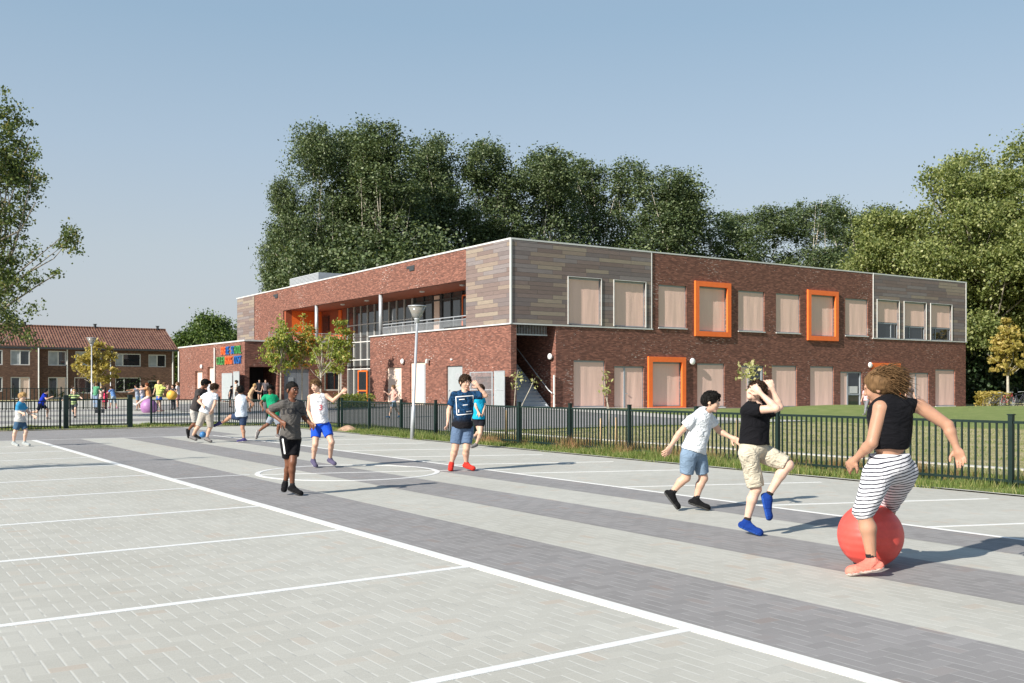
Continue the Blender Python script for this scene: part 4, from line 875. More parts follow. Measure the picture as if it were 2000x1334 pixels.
# ================================================================== BICYCLES
MT['tyre']=plain('tyre_rubber',(.03,.03,.03),.8); MT['bike']=plain('bike_paint',(.06,.06,.08),.4); MT['bike2']=plain('bike_paint_red',(.30,.05,.05),.4)
def bicycle(x,y,ang,fm,label):
    z=float(hgt(x,y)); t=thing('bicycle',(0,0,0),label,'bicycle','bicycles parked by the hedge')
    for i,cx_ in enumerate((-.52,.52)):
        k=MB(); k.tube([(cx_+.34*math.cos(a),0,.35+.34*math.sin(a)) for a in np.linspace(0,2*math.pi,25)],.022,6,False); o=k.build('wheel',MT['tyre'],t,smooth=True)
        k=MB()
        for a in np.linspace(0,math.pi,8)[:-1]: k.tube([(cx_-.33*math.cos(a),0,.35-.33*math.sin(a)),(cx_+.33*math.cos(a),0,.35+.33*math.sin(a))],.004,4)
        k.build('spokes',MT['metal'],o)
    k=MB(); bb=(-.08,0,.3); st=(-.22,0,.8); hd=(.36,0,.82)
    for a,b in ((bb,st),(bb,hd),(st,hd),(bb,(-.52,0,.35)),(st,(-.52,0,.35)),(hd,(.52,0,.35)),((.33,0,.95),(.36,0,.82))): k.tube([a,b],.018,6)
    k.build('bike_frame',fm,t)
    k=MB(); k.tube([(.2,-.28,1.0),(.33,-.12,1.03),(.33,.12,1.03),(.2,.28,1.0)],.014,6); k.build('handlebar',MT['metal'],t)
    k=MB(); k.sphere((-.26,0,.88),(.13,.07,.035),10,6); k.build('saddle',MT['tyre'],t,smooth=True)
    t.location=(x,y,z); t.rotation_euler=(0,0,ang); return t
for i,(px,fm,lab) in enumerate(((1947,'bike','dark bicycle parked leftmost beside the yellow shrub'),(1968,'bike2','dark red bicycle parked in the middle under the golden tree'),(1990,'bike','dark bicycle parked rightmost at the picture edge'))):
    p=at(px,CY,70-i); bicycle(p[0],p[1],R(-33+i*9),MT[fm],lab)
# ================================================================== PEOPLE: bodies and clothes grown as smooth surfaces from tapered bones
nrm=lambda v: np.asarray(v,float)/(np.linalg.norm(v)+1e-9)
class SD:
    def __init__(s,lo,hi,h):
        s.h=h; s.lo=np.array(lo,float)-3*h; n=np.ceil((np.array(hi)+3*h-s.lo)/h).astype(int)+1; s.n=n; s.F=np.full(n,.2,np.float32)
        s.ax=[(s.lo[i]+h*np.arange(n[i])).astype(np.float32) for i in range(3)]
    def sub(s,lo,hi):
        a=np.clip(np.floor((np.array(lo)-s.lo)/s.h).astype(int),0,s.n-1); b=np.clip(np.ceil((np.array(hi)-s.lo)/s.h).astype(int)+1,1,s.n)
        sl=tuple(slice(a[i],b[i]) for i in range(3)); return sl,s.ax[0][sl[0]][:,None,None],s.ax[1][sl[1]][None,:,None],s.ax[2][sl[2]][None,None,:]
    def put(s,sl,d,k):
        f=s.F[sl]
        if k<=0: s.F[sl]=np.minimum(f,d); return
        q=np.clip(.5+.5*(f-d)/k,0,1); s.F[sl]=f+(d-f)*q-k*q*(1-q)
    def cone(s,a,b,ra,rb,k=.02,cut=False,flat=None):
        a=np.asarray(a,float); b=np.asarray(b,float); m=max(ra,rb)+k+2*s.h; lo=np.minimum(a,b)-m; hi=np.maximum(a,b)+m
        sl,X,Y,Z=s.sub(lo,hi); d=b-a; L2=d@d+1e-12; t=((X-a[0])*d[0]+(Y-a[1])*d[1]+(Z-a[2])*d[2])/L2; tc=np.clip(t,0,1)
        e=np.sqrt((X-a[0]-tc*d[0])**2+(Y-a[1]-tc*d[1])**2+(Z-a[2]-tc*d[2])**2)-(ra+(rb-ra)*tc)
        if cut: e=np.maximum(e,(t-1)*math.sqrt(L2))
        s.put(sl,e.astype(np.float32),k)
    def ell(s,c,r,A=None,k=.02,cutp=None,sub=False):
        c=np.asarray(c,float); A=np.eye(3) if A is None else A; m=max(r)+k+2*s.h; sl,X,Y,Z=s.sub(c-m,c+m); X=X-c[0];Y=Y-c[1];Z=Z-c[2]
        q=[(X*A[i][0]+Y*A[i][1]+Z*A[i][2]) for i in range(3)]
        k0=np.sqrt(sum((q[i]/r[i])**2 for i in range(3))); k1=np.sqrt(sum((q[i]/r[i]**2)**2 for i in range(3)))+1e-6; d=k0*(k0-1)/k1
        if cutp:
            for (ax,v,sg) in cutp: d=np.maximum(d,sg*(q[ax]-v))
        if sub: s.F[sl]=np.maximum(s.F[sl],-d)
        else: s.put(sl,d.astype(np.float32),k)
    def plane(s,p,n):
        n=nrm(n); p=np.asarray(p,float); X,Y,Z=s.ax[0][:,None,None],s.ax[1][None,:,None],s.ax[2][None,None,:]
        s.F=np.maximum(s.F,((X-p[0])*n[0]+(Y-p[1])*n[1]+(Z-p[2])*n[2]).astype(np.float32))
    def noise(s,amp,fr,seed=0,st=(1,1,1)):
        X,Y,Z=s.ax[0][:,None,None]*fr*st[0],s.ax[1][None,:,None]*fr*st[1],s.ax[2][None,None,:]*fr*st[2]
        s.F=s.F+(amp*(np.sin(X*1.3+seed+1.7*np.sin(Z*.9+seed))*np.sin(Y*1.1+2*seed+np.sin(X*.7))+.6*np.sin(Z*1.9+1.3*np.sin(X*1.3+Y*1.1+seed)))).astype(np.float32)
    def mesh(s):
        F=s.F; S=F<0; n=F.shape
        cs=np.zeros([q-1 for q in n],np.int8)
        for i in (0,1):
            for j in (0,1):
                for k in (0,1): cs+=S[i:n[0]-1+i,j:n[1]-1+j,k:n[2]-1+k]
        act=np.argwhere((cs>0)&(cs<8)); 
        if len(act)==0: return None
        idx=np.full([q-1 for q in n],-1,np.int32); idx[tuple(act.T)]=np.arange(len(act)); acc=np.zeros((len(act),3)); cnt=np.zeros(len(act))
        C=[(i,j,k) for i in (0,1) for j in (0,1) for k in (0,1)]
        for p in C:
            for ax in range(3):
                if p[ax]: continue
                q=list(p); q[ax]=1; f0=F[act[:,0]+p[0],act[:,1]+p[1],act[:,2]+p[2]]; f1=F[act[:,0]+q[0],act[:,1]+q[1],act[:,2]+q[2]]; m=(f0<0)!=(f1<0)
                t=f0[m]/(f0[m]-f1[m]); pt=np.tile(np.array(p,float),(m.sum(),1)); pt[:,ax]=t; acc[m]+=pt; cnt[m]+=1
        V=s.lo+(act+acc/cnt[:,None])*s.h; Q=[]
        for ax in range(3):
            sl0=[slice(None)]*3; sl1=[slice(None)]*3; sl0[ax]=slice(0,-1); sl1[ax]=slice(1,None); a=S[tuple(sl0)]; b=S[tuple(sl1)]; e=np.argwhere(a!=b); u,v=[(1,2),(2,0),(0,1)][ax]
            e=e[(e[:,u]>0)&(e[:,v]>0)&(e[:,u]<n[u]-1)&(e[:,v]<n[v]-1)]; fl=a[tuple(e.T)]
            def cell(du,dv): c=e.copy(); c[:,u]-=du; c[:,v]-=dv; return idx[tuple(c.T)]
            q=np.stack([cell(1,1),cell(0,1),cell(0,0),cell(1,0)],1); q[~fl]=q[~fl][:,::-1]; q=q[(q>=0).all(1)]; Q.append(q)
        return V,np.concatenate(Q)
def cloth(name,c,var=.1,bs=.5,stripes=None,scale=9,rough=.85,grad=None,gcol=(.012,.011,.013)):
    m,t,b=newmat(name); g=N(t,'TexCoord'); n=N(t,'TexNoise'); n.inputs['Scale'].default_value=scale; n.inputs['Detail'].default_value=4; n.inputs['Distortion'].default_value=.6; L(t,g.outputs['Object'],n.inputs['Vector'])
    col=ramp(t,n.outputs[0],[(.3,tuple(x*(1-var) for x in c)),(.7,tuple(min(1,x*(1+var)) for x in c))])
    if stripes:
        c2,per,duty,axis=stripes; s=N(t,'SeparateXYZ'); L(t,g.outputs['Object'],s.inputs[0]); z=s.outputs[2]
        if axis!=0: z=math_(t,'ADD',z,math_(t,'MULTIPLY',s.outputs[0],axis))
        z=math_(t,'ADD',z,math_(t,'MULTIPLY',n.outputs[0],.02)); fr=math_(t,'FRACT',math_(t,'ADD',math_(t,'DIVIDE',z,per),50)); col=mixc(t,math_(t,'LESS_THAN',fr,duty),col,c2)
    if grad:
        s=N(t,'SeparateXYZ'); L(t,g.outputs['Object'],s.inputs[0]); mr=N(t,'MapRange'); L(t,s.outputs[2],mr.inputs[0]); mr.inputs[1].default_value=grad[0]; mr.inputs[2].default_value=grad[1]; col=mixc(t,mr.outputs[0],gcol,col)
    L(t,col,b.inputs['Base Color']); b.inputs['Roughness'].default_value=rough; b.inputs['Specular IOR Level'].default_value=.1; b.inputs['Sheen Weight'].default_value=.02
    n2=N(t,'TexNoise'); n2.inputs['Scale'].default_value=7; n2.inputs['Detail'].default_value=3; n2.inputs['Distortion'].default_value=2.2; mp=N(t,'Mapping'); mp.inputs['Scale'].default_value=(1,1,1.7); L(t,g.outputs['Object'],mp.inputs[0]); L(t,mp.outputs[0],n2.inputs[0])
    bump(t,b,n2.outputs[0],bs,.05); return m
def skin_mat(name,c):
    m,t,b=newmat(name); g=N(t,'TexCoord'); n=N(t,'TexNoise'); n.inputs['Scale'].default_value=12; n.inputs['Detail'].default_value=4; L(t,g.outputs['Object'],n.inputs[0])
    L(t,ramp(t,n.outputs[0],[(.3,tuple(x*.92 for x in c)),(.7,tuple(min(1,x*1.06) for x in c))]),b.inputs['Base Color']); b.inputs['Roughness'].default_value=.5; b.inputs['Specular IOR Level'].default_value=.35
    b.inputs['Subsurface Weight'].default_value=.12; b.inputs['Subsurface Radius'].default_value=(.02,.008,.004); return m
def hair_mat(name,c):
    m,t,b=newmat(name); g=N(t,'TexCoord'); mp=N(t,'Mapping'); mp.inputs['Scale'].default_value=(40,40,7); L(t,g.outputs['Object'],mp.inputs[0]); n=N(t,'TexNoise'); n.inputs['Scale'].default_value=1.6; n.inputs['Detail'].default_value=5; n.inputs['Distortion'].default_value=1.2; L(t,mp.outputs[0],n.inputs[0])
    L(t,ramp(t,n.outputs[0],[(.3,tuple(x*.5 for x in c)),(.7,tuple(min(1,x*1.4) for x in c))]),b.inputs['Base Color']); b.inputs['Roughness'].default_value=.7; b.inputs['Specular IOR Level'].default_value=.12; bump(t,b,n.outputs[0],.5,.006); return m
SK={'dark':skin_mat('brown_skin',(.16,.065,.035)),'mid':skin_mat('tan_skin',(.42,.23,.15)),'light':skin_mat('light_skin',(.58,.36,.26)),'pale':skin_mat('fair_skin',(.64,.42,.32))}
HR={'black':hair_mat('black_hair',(.009,.008,.007)),'brown':hair_mat('brown_hair',(.035,.020,.012)),'blond':hair_mat('blond_hair',(.42,.27,.12)),'lbrown':hair_mat('light_brown_hair',(.13,.075,.035)),'red':hair_mat('auburn_hair',(.16,.05,.02))}
MT['eye']=plain('eye_dark',(.03,.02,.015),.2,var=0); MT['eyew']=plain('eye_white',(.42,.38,.35),.3,var=0); MT['lip']=plain('lips',(.35,.12,.09),.5,var=0); MT['sole']=plain('shoe_sole',(.62,.60,.57),.7,var=.05)
CM={}
def CL(c,**k):
    key=(tuple(c),str(k))
    if key not in CM: CM[key]=cloth('cloth_%d'%len(CM) if False else 'cloth',c,**k)
    return CM[key]
def hand(sd,wr,el,rad,S,curl,sidev=None,detail=True):
    """palm, thumb and four fingers continuing the forearm; S = size factor"""
    d=nrm(np.array(wr)-np.array(el)); 
    s=sidev if sidev is not None else np.array([0,0,1.]); s=nrm(s-d*(s@d)) if abs(nrm(s)@d)<.97 else nrm(np.cross(d,(1,0,0))); nn=np.cross(d,s)
    p=np.array(wr)+d*.035*S
    A=np.array([d,s,nn]); sd.ell(p+d*.01*S,(.046*S,.036*S,.016*S),A,.012)
    sd.cone(wr,p,.021*S,.022*S,.012)
    if not detail: sd.cone(p+d*.03*S,p+d*.085*S+nn*.02*S,.022*S,.014*S,.015); return
    for i,(o,L_) in enumerate(((-.028,.062),(-.010,.072),(.009,.068),(.027,.054))):
        b=p+d*.038*S+s*o*S; c1=curl*(.7+.12*i); m1=b+(d*math.cos(c1)+nn*math.sin(c1)+s*o*2.2)*L_*.5*S; e=m1+(d*math.cos(2*c1)+nn*math.sin(2*c1)+s*o*2)*L_*.5*S
        sd.cone(b,m1,.0095*S,.0085*S,.004); sd.cone(m1,e,.0085*S,.0068*S,.003)
    b=p-d*.012*S-s*.03*S; m1=b+nrm(d*.8-s*.8+nn*.4)*.036*S; e=m1+nrm(d*1.-s*.25+nn*.6)*.03*S; sd.cone(b,m1,.012*S,.0105*S,.006); sd.cone(m1,e,.0105*S,.008*S,.003)
def person(J,spec,label,D_h=.011):
    """J: joints in world metres. spec: dict of body and clothing"""
    J={k:np.array(v,float) for k,v in J.items()}; S=spec.get('S',1.0); fat=spec.get('fat',1.0)
    base=(J['anL']+J['anR'])/2; gz=float(hgt(base[0],base[1])); base=np.array([base[0],base[1],spec.get('z0',gz)])
    t=thing('person',base,label,'person'); skin=SK[spec['skin']]
    up=nrm(J['neck']-J['pel']); side=nrm(J['shL']-J['shR']); side=nrm(side-up*(side@up)); fw=np.cross(up,side)*-1
    # side points to the person's left, fw forward: left x up
    fw=nrm(np.cross(side,up)); hs=nrm(J['hpL']-J['hpR']); hup=up; hs=nrm(hs-hup*(hs@hup)); hfw=nrm(np.cross(hs,hup))
    A=np.array([side,fw,up]); Ah=np.array([hs,hfw,hup])
    hf=nrm(spec.get('face',fw)); hu=nrm(J['head']-J['neck']); hu=nrm(np.array([0,0,1.])*.6+hu*.6) if not spec.get('headup') is not None else nrm(spec['headup']); hu=nrm(hu-hf*(hu@hf)); hsd=nrm(np.cross(hu,hf)); AH=np.array([hsd,hf,hu])
    allp=np.array(list(J.values())); lo=allp.min(0)-.2*S; hi=allp.max(0)+.2*S; h=D_h
    sd=SD(lo,hi,h); hc=J['head']; nk=J['neck']; ct=nk*.72+J['pel']*.28; be=nk*.42+J['pel']*.58; pe=J['pel']
    # torso
    sd.ell(ct,(.135*S*fat,.085*S*fat,.15*S),A,.03); sd.ell(be,(.115*S*fat,.078*S*fat,.14*S),A,.04); sd.ell(pe,(.128*S*fat,.09*S*fat,.10*S),Ah,.04)
    sd.cone(ct+up*.06*S,nk-up*.01*S,.075*S,.045*S,.04)
    for a in 'LR':
        sh=J['sh'+a]; sd.cone(ct+up*.085*S,sh,.055*S,.047*S,.03); el,wr=J['el'+a],J['wr'+a]
        sd.cone(sh,el,.043*S*fat,.033*S*fat,.015); m=el*.7+wr*.3; sd.cone(el,m,.034*S*fat,.033*S*fat,.01); sd.cone(m,wr,.033*S*fat,.021*S,.01)
        hand(sd,wr,el,0,S*1.05,spec.get('curl',.5),spec.get('hside'+a),h<.013)
        hp,kn,an,to=J['hp'+a],J['kn'+a],J['an'+a],J['to'+a]
        sd.cone(hp,kn,.078*S*fat,.048*S*fat,.03); kd=nrm(an-kn); bk=-nrm((to-an)-kd*((to-an)@kd)); m=kn*.68+an*.32+bk*.012*S
        sd.cone(kn,m,.047*S,.047*S*fat,.02); sd.cone(m,an,.046*S*fat,.028*S,.02); fd=nrm(to-an)
        sd.cone(an,an*.55+to*.45-kd*-.02*S,.022*S,.016*S,.006)
    # head
    sd.cone(nk,hc-hu*.05*S-hf*.01*S,.045*S*(.5+.5*fat),.042*S,.02)
    sd.ell(hc+hu*.018*S-hf*.008*S,(.072*S,.09*S,.088*S),AH,.02); sd.ell(hc-hu*.05*S+hf*.024*S,(.052*S*(.6+.4*fat),.055*S,.055*S),AH,.025)
    sd.ell(hc-hu*.02*S+hf*.045*S,(.058*S,.035*S,.05*S),AH,.02)
    nz=hc-hu*.028*S+hf*.094*S; sd.cone(hc+hu*.008*S+hf*.078*S,nz,.009*S,.0125*S,.01); sd.ell(nz-hu*.002*S,(.0155*S,.012*S,.010*S),AH,.006)
    for q in (-1,1):
        sd.ell(hc+hsd*q*.076*S-hu*.015*S-hf*.008*S,(.010*S,.018*S,.028*S),AH,.006); sd.ell(hc+hsd*q*.030*S+hu*.004*S+hf*.084*S,(.020*S,.010*S,.0085*S),AH,sub=True); sd.ell(hc+hsd*q*.029*S+hu*.020*S+hf*.074*S,(.026*S,.012*S,.008*S),AH,.008)
        sd.ell(hc+hsd*q*.034*S-hu*.03*S+hf*.062*S,(.020*S,.018*S,.020*S),AH,.015)
    sd.ell(hc-hu*.093*S+hf*.06*S,(.022*S,.02*S,.016*S),AH,.015); sd.ell(hc-hu*.059*S+hf*.082*S,(.024*S,.010*S,.009*S),AH,.008)
    V,Q=sd.mesh(); body=fast_mesh('body',V,Q,skin,t); del sd
    # face details
    if spec.get('facial',h<.015):
        for q in (-1,1):
            k=MB(); k.sphere(hc+hsd*q*.030*S+hu*.003*S+hf*.0795*S,.0078*S,10,8); e=k.build('eye',MT['eyew'],t,smooth=True)
            k=MB(); k.sphere(hc+hsd*q*.030*S+hu*.003*S+hf*.0845*S,.0058*S,8,6); k.build('iris',MT['eye'],e,smooth=True)
            k=MB(); k.tube([hc+hsd*q*.014*S+hu*.022*S+hf*.0885*S,hc+hsd*q*.032*S+hu*.027*S+hf*.086*S,hc+hsd*q*.048*S+hu*.020*S+hf*.074*S],[.003*S,.0045*S,.002*S],6); k.build('eyebrow',HR[spec['hair'][0]],t,smooth=True)
        k=MB(); k.tube([hc+hsd*a*S-hu*b*S+hf*c*S for a,b,c in ((-.022,.057,.083),(-.01,.060,.0915),(0,.0605,.0925),(.01,.060,.0915),(.022,.057,.083))],[.002*S,.0045*S,.0048*S,.0045*S,.002*S],8); k.build('mouth',MT['lip'],t,smooth=True)
    # hair
    hc_,style=spec['hair']; hb=h*.85 if h<.015 else h*.8; th=.014*S if style in('short','long','bun') else .007*S
    m_=.26*S if style in('long','flying') else .14*S
    sd=SD(hc-m_,hc+m_,hb); sd.ell(hc+hu*.022*S-hf*.012*S,(.072*S+th,.091*S+th,.089*S+th),AH,.0); 
    if style=='short': sd.ell(hc+hu*.085*S+hf*.03*S,(.055*S,.05*S,.028*S),AH,.02)
    sd.ell(hc-hu*.055*S+hf*.088*S,(.085*S,.095*S,.105*S),AH,sub=True)
    sd.ell(hc-hu*.12*S+hf*(.045 if style!='long' else -.02)*S,(.15*S,.125*S if style!='long' else .15*S,.105*S if style not in('long',) else .03*S),AH,sub=True)
    if style=='long':
        sd.cone(hc+hu*.02*S-hf*.06*S,hc-hu*.14*S-hf*.07*S,.062*S,.045*S,.03); sd.cone(hc-hu*.14*S-hf*.07*S,hc-hu*.22*S-hf*.075*S,.04*S,.02*S,.02)
    if style=='flying':
        q0=hc+hu*.02*S-hf*.02*S
        for dv in spec['fly']:
            dv=np.array(dv); sd.cone(q0,q0+dv*.10+hu*.01,.078*S,.055*S,.03); sd.cone(q0+dv*.09+hu*.01,q0+dv*.15,.045*S,.012*S,.02)
    if style=='bun': sd.ell(hc+hu*.07*S-hf*.085*S,(.04*S,.04*S,.04*S),AH,.01)
    sd.noise(.0035*S,90/S,.7,(1,1,.6)); r_=sd.mesh()
    if r_: hobj=fast_mesh('hair',r_[0],r_[1],HR[hc_],t)
    if style=='short' and h<.0125 and r_:
        k=MB(); rg=np.random.default_rng(int(S*1000)); Vh=r_[0]; sel=Vh[rg.choice(len(Vh),520)]; sel=sel[((sel-hc)@hu>.0)|((sel-hc)@hf<-.03*S)]
        for q in sel:
            o_=nrm(q-hc); tn=nrm(hf*.55-hu*.25+rg.normal(size=3)*.5); tn=nrm(tn-o_*(tn@o_)*.7); l_=rg.uniform(.014,.032)*S; k.tube([q-o_*.004*S,q+o_*.005*S+tn*l_*.5,q+o_*.003*S+tn*l_],[.0042*S,.0036*S,.0006],4)
        k.build('hair_tufts',HR[hc_],t,smooth=True)
    if style=='flying':
        k=MB(); rg=np.random.default_rng(2); dirs=spec['fly']
        for i in range(1300):
            a=nrm(rg.normal(size=3)+hu*.9-hf*.3); st=hc+hu*.02*S+np.array(AH.T@(a*np.array([.078,.09,.09])*S)) if False else hc+hu*.018*S+(AH.T@(np.array([rg.uniform(-1,1)*.075,rg.uniform(-.9,.2)*.09,rg.uniform(-.2,1)*.085])*S))
            dv=dirs[i%len(dirs)]; Ls=rg.uniform(.08,.20); w1=rg.normal(size=3)*.012; e=st+np.array(dv)*Ls+rg.normal(size=3)*.018; m1=(st+e)/2+w1+np.array([0,0,.022])
            k.tube([st,m1*.5+st*.5+np.array([0,0,.012]),m1,e*.6+m1*.4,e],[.0026,.0028,.0024,.0018,.0006],4)
        k.build('flying_hair',HR[hc_],t,smooth=True)
    # clothes
    tp=spec['top']; col,kind=tp[0],tp[1]; inf=.014*S; cs=h*1.05
    sd=SD(lo,hi,cs); low=tp[2] if len(tp)>2 else .95   # where along neck->hip line the hem lies
    he=nk+(pe-nk)*low; 
    sd.ell(ct,(.135*S*fat+inf,.085*S*fat+inf,.155*S+inf),A,.03); sd.ell(be,(.118*S*fat+inf*1.3,.082*S*fat+inf*1.3,.15*S),A,.05)
    if low>.8: sd.cone(be,he+up*-.0,.105*S*fat+inf,.118*S*fat+inf*1.4 if kind!='tight' else .10*S*fat,.05); sd.ell(pe,(.130*S*fat+inf*1.5,.094*S*fat+inf*1.5,.10*S),Ah,.04)
    sd.cone(ct+up*.07*S,nk-up*.012*S,.078*S+inf*.5,.052*S+inf*.3,.03)
    for a in 'LR':
        sh,el=J['sh'+a],J['el'+a]; sd.cone(ct+up*.085*S,sh,.060*S+inf*.6,.050*S+inf*(.6 if kind!='tank' else -.4),.03)
        if kind in('tee','tight'): f=tp[3] if len(tp)>3 else .62; sd.cone(sh,sh+(el-sh)*f,.047*S*fat+inf*.7,.050*S*fat+inf*.9,.015,cut=True)
        if kind=='long': sd.cone(sh,el,.044*S*fat+inf*.7,.037*S+inf*.8,.015); sd.cone(el,el+(J['wr'+a]-el)*.95,.037*S+inf*.8,.026*S+inf*.7,.015,cut=True)
    sd.plane(he,-up); sd.ell(nk+up*.012*S+fw*.018*S,(.052*S,.062*S,.036*S),A,sub=True)
    sd.noise(.0032*S,24/S,spec.get('seed',1.),(1,1,.55)); r_=sd.mesh(); topo=fast_mesh('shirt' if kind!='tank' else 'tank_top',r_[0],r_[1],col,t)
    bt=spec['bottom']; bcol,bk_,fr=bt[0],bt[1],bt[2]
    sd=SD(lo,hi,cs); sd.ell(pe,(.130*S*fat+inf,.093*S*fat+inf,.105*S),Ah,.03); sd.cone(pe,pe+up*.09*S,.115*S*fat,.105*S*fat,.04)
    flare=bt[3] if len(bt)>3 else 1.
    if bk_=='skirt': 
        mk=(J['knL']+J['knR'])/2; sd.cone(pe,pe+(mk-pe)*fr,.12*S*fat,.15*S*fat*flare,.03,cut=True)
    else:
        for a in 'LR':
            hp,kn=J['hp'+a],J['kn'+a]; an=J['an'+a]
            if fr<=1: sd.cone(hp,hp+(kn-hp)*fr,.083*S*fat+inf*.8,(.080-.030*fr)*S*fat+inf*.9*flare,.015,cut=True)
            else: sd.cone(hp,kn,.083*S*fat+inf*.5,.052*S*fat+inf*flare,.03); sd.cone(kn,kn+(an-kn)*min(1,(fr-1)),.052*S*fat+inf*flare,.036*S+inf*flare,.02,cut=True)
    sd.plane(pe+up*.085*S,up); sd.noise(.0040*S,22/S,spec.get('seed',1.)+3,(1,1,.5)); r_=sd.mesh(); bo=fast_mesh('skirt' if bk_=='skirt' else ('shorts' if fr<1.3 else 'trousers'),r_[0],r_[1],bcol,t)
    # shoes with pale sole, socks
    zm=[]
    for a in 'LR':
        an,to,kn=J['an'+a],J['to'+a],J['kn'+a]; fd=nrm(to-an); kd=nrm(an-kn); 
        fup=-(kd-fd*(kd@fd)); fup=nrm(fup); ff=nrm(to-an) ; sdv=np.cross(ff,fup)
        hl=an+kd*.045*S-ff*.02*S if (abs(kd@ff)<.95) else an
        # foot plane direction: from heel to toe
        L_=spec.get('foot',.225)*S; ft=nrm(to-hl); fup=nrm(-kd+ft*(kd@ft)); heel=hl-ft*.02*S; toe=heel+ft*(L_-.055*S); sp=np.cross(ft,fup); AF=np.array([sp,ft,fup])
        sd=SD(np.minimum(np.minimum(heel,toe),an)-.09*S,np.maximum(np.maximum(heel,toe),an)+.09*S,min(cs,.009) if h<.015 else cs)
        sd.cone(heel,heel+ft*.09*S,.036*S,.037*S,.02); sd.cone(heel+ft*.08*S,toe,.038*S,.034*S,.02); sd.ell(toe+fup*.0-ft*.012*S,(.042*S,.05*S,.034*S),AF,.02); sd.cone(heel+ft*.035*S+fup*.035*S,heel+ft*.11*S+fup*.012*S,.036*S,.032*S,.02); sd.cone(an-kd*.012*S,heel+ft*.05*S+fup*.01*S,.037*S,.042*S,.02)
        sd.plane(heel-fup*.030*S,-fup); r_=sd.mesh()
        if r_:
            Vv,Qq=r_; hh=((Vv-heel)@fup)[Qq].mean(1); mi=(hh<-.010*S).astype(int); zm.append(Vv[:,2].min()); fast_mesh('shoe',Vv,Qq,[spec['shoe'],spec.get('sole',MT['sole'])],t,mi=mi)
        if h<.0105 and r_:
            k=MB()
            for i in range(4):
                cc=heel+ft*(.095+.018*i)*S+fup*(.043-.004*i)*S; k.tube([cc-sp*.020*S-fup*.006*S,cc+fup*.002*S,cc+sp*.020*S-fup*.006*S],.0035*S,5)
            k.build('laces',spec.get('lace',MT['sole']),t)
        if spec.get('sock') is not None:
            k=MB(); k.tube([an-kd*.055*S,an-kd*.02*S,an+kd*.01*S],[.034*S,.034*S,.036*S],12); k.build('sock',spec['sock'],t,smooth=True)
    if zm and spec.get('sit') is None: t.location.z-=min(zm)-(float(hgt(base[0],base[1]))+spec.get('gz',.006))
    return t,topo,bo,dict(A=A,ct=ct,be=be,pe=pe,up=up,side=side,fw=fw,hc=hc,hf=hf,hu=hu,S=S)
def decal(host,polys,org,ux,uy,dirv,mat,name='print',off=.004,parent=None):
    """lay flat shapes (in metres along ux, uy) onto the host surface, looking along dirv"""
    me=host.data; o0=ROOT[host.name]; bvh=BVHTree.FromPolygons([tuple(v.co) for v in me.vertices],[tuple(p.vertices) for p in me.polygons]); V=[];Fc=[]
    for vs,fs in polys:
        b=len(V); ok=True; tmp=[]
        for (u,v) in vs:
            p=Vector(org+ux*u+uy*v-dirv*.5-o0); hit=bvh.ray_cast(p,Vector(dirv),1.)
            if hit[0] is None: ok=False; break
            tmp.append(np.array(hit[0])-dirv*off)
        if ok: V+=tmp; Fc+=[tuple(i+b for i in f) for f in fs]
    if not V: return
    me2=bpy.data.meshes.new(name); me2.from_pydata([tuple(v) for v in V],[],Fc); me2.materials.append(mat); o=bpy.data.objects.new(name,me2); COL.objects.link(o); o.parent=host; ROOT[o.name]=o0; return o
def bar2(x0,y0,x1,y1,w_,n=10):
    a=np.array([x0,y0]);b=np.array([x1,y1]); d=nrm(b-a); q=np.array([-d[1],d[0]])*w_/2; out=[]
    for i in range(n): p=a+(b-a)*i/n; r=a+(b-a)*(i+1)/n; out.append(([tuple(p-q),tuple(r-q),tuple(r+q),tuple(p+q)],[(0,1,2,3)]))
    return out
def text2(txt,x,y,size):
    cu=bpy.data.curves.new('t','FONT'); cu.body=txt; cu.size=size; cu.align_x='CENTER'; cu.offset=size*.03; cu.resolution_u=2; to=bpy.data.objects.new('t',cu); COL.objects.link(to)
    me=bpy.data.meshes.new_from_object(to.evaluated_get(bpy.context.evaluated_depsgraph_get())); bpy.data.objects.remove(to)
    me2=[(tuple((v.co.x+x,v.co.y+y) for v in me.vertices),[tuple(p.vertices) for p in me.polygons])]; return me2
def J_px(D,**j):
    """joints given as picture x, picture y, metres nearer to the camera"""
    return {k:at(v[0],v[1],D-(v[2] if len(v)>2 else 0)) for k,v in j.items()}
def dirpx(rx,tow,u=0): return nrm(WM[0]*rx-WM[2]*tow+np.array([0,0,1.])*u)
blackshoe=CL((.008,.008,.009)); redshoe=CL((.55,.035,.025)); blueshoe=CL((.008,.034,.19)); pinkshoe=CL((.70,.20,.15),var=.25); greyshoe=CL((.16,.15,.15)); whiteshoe=CL((.55,.55,.56)); darksock=CL((.02,.02,.022)); MT['dsole']=plain('dark_sole',(.05,.05,.05),.7)
# ---- boy in grey T-shirt, hand on hip
D1=1.4*F/(968-CY)
P,top,bot,K=person(J_px(D1,head=(571,760.5,0),neck=(569,783),shR=(553,789,.07),shL=(586,789,-.08),elR=(524,801.5,.0),wrR=(549,822,.12),elL=(594,815,-.12),wrL=(606,826,-.04),pel=(567,848,0),hpR=(559,858,.05),hpL=(575,858,-.05),
 knR=(564,906,-.02),anR=(557,943,-.12),toR=(554,959,.04),knL=(572,902,.06),anL=(571,950,.03),toL=(588,963,.08)),
 dict(S=.93,skin='dark',hair=('black','fade'),face=dirpx(.80,.60,-.04),top=(CL((.095,.088,.082),bs=.7),'tee',1.13,.78),bottom=(CL((.007,.007,.009)),'shorts',.72,1.5),shoe=blackshoe,sole=MT['dsole'],sock=darksock,foot=.235,seed=1.),
 'dark skinned boy in grey T-shirt and black shorts standing with one hand on hip',.0085)
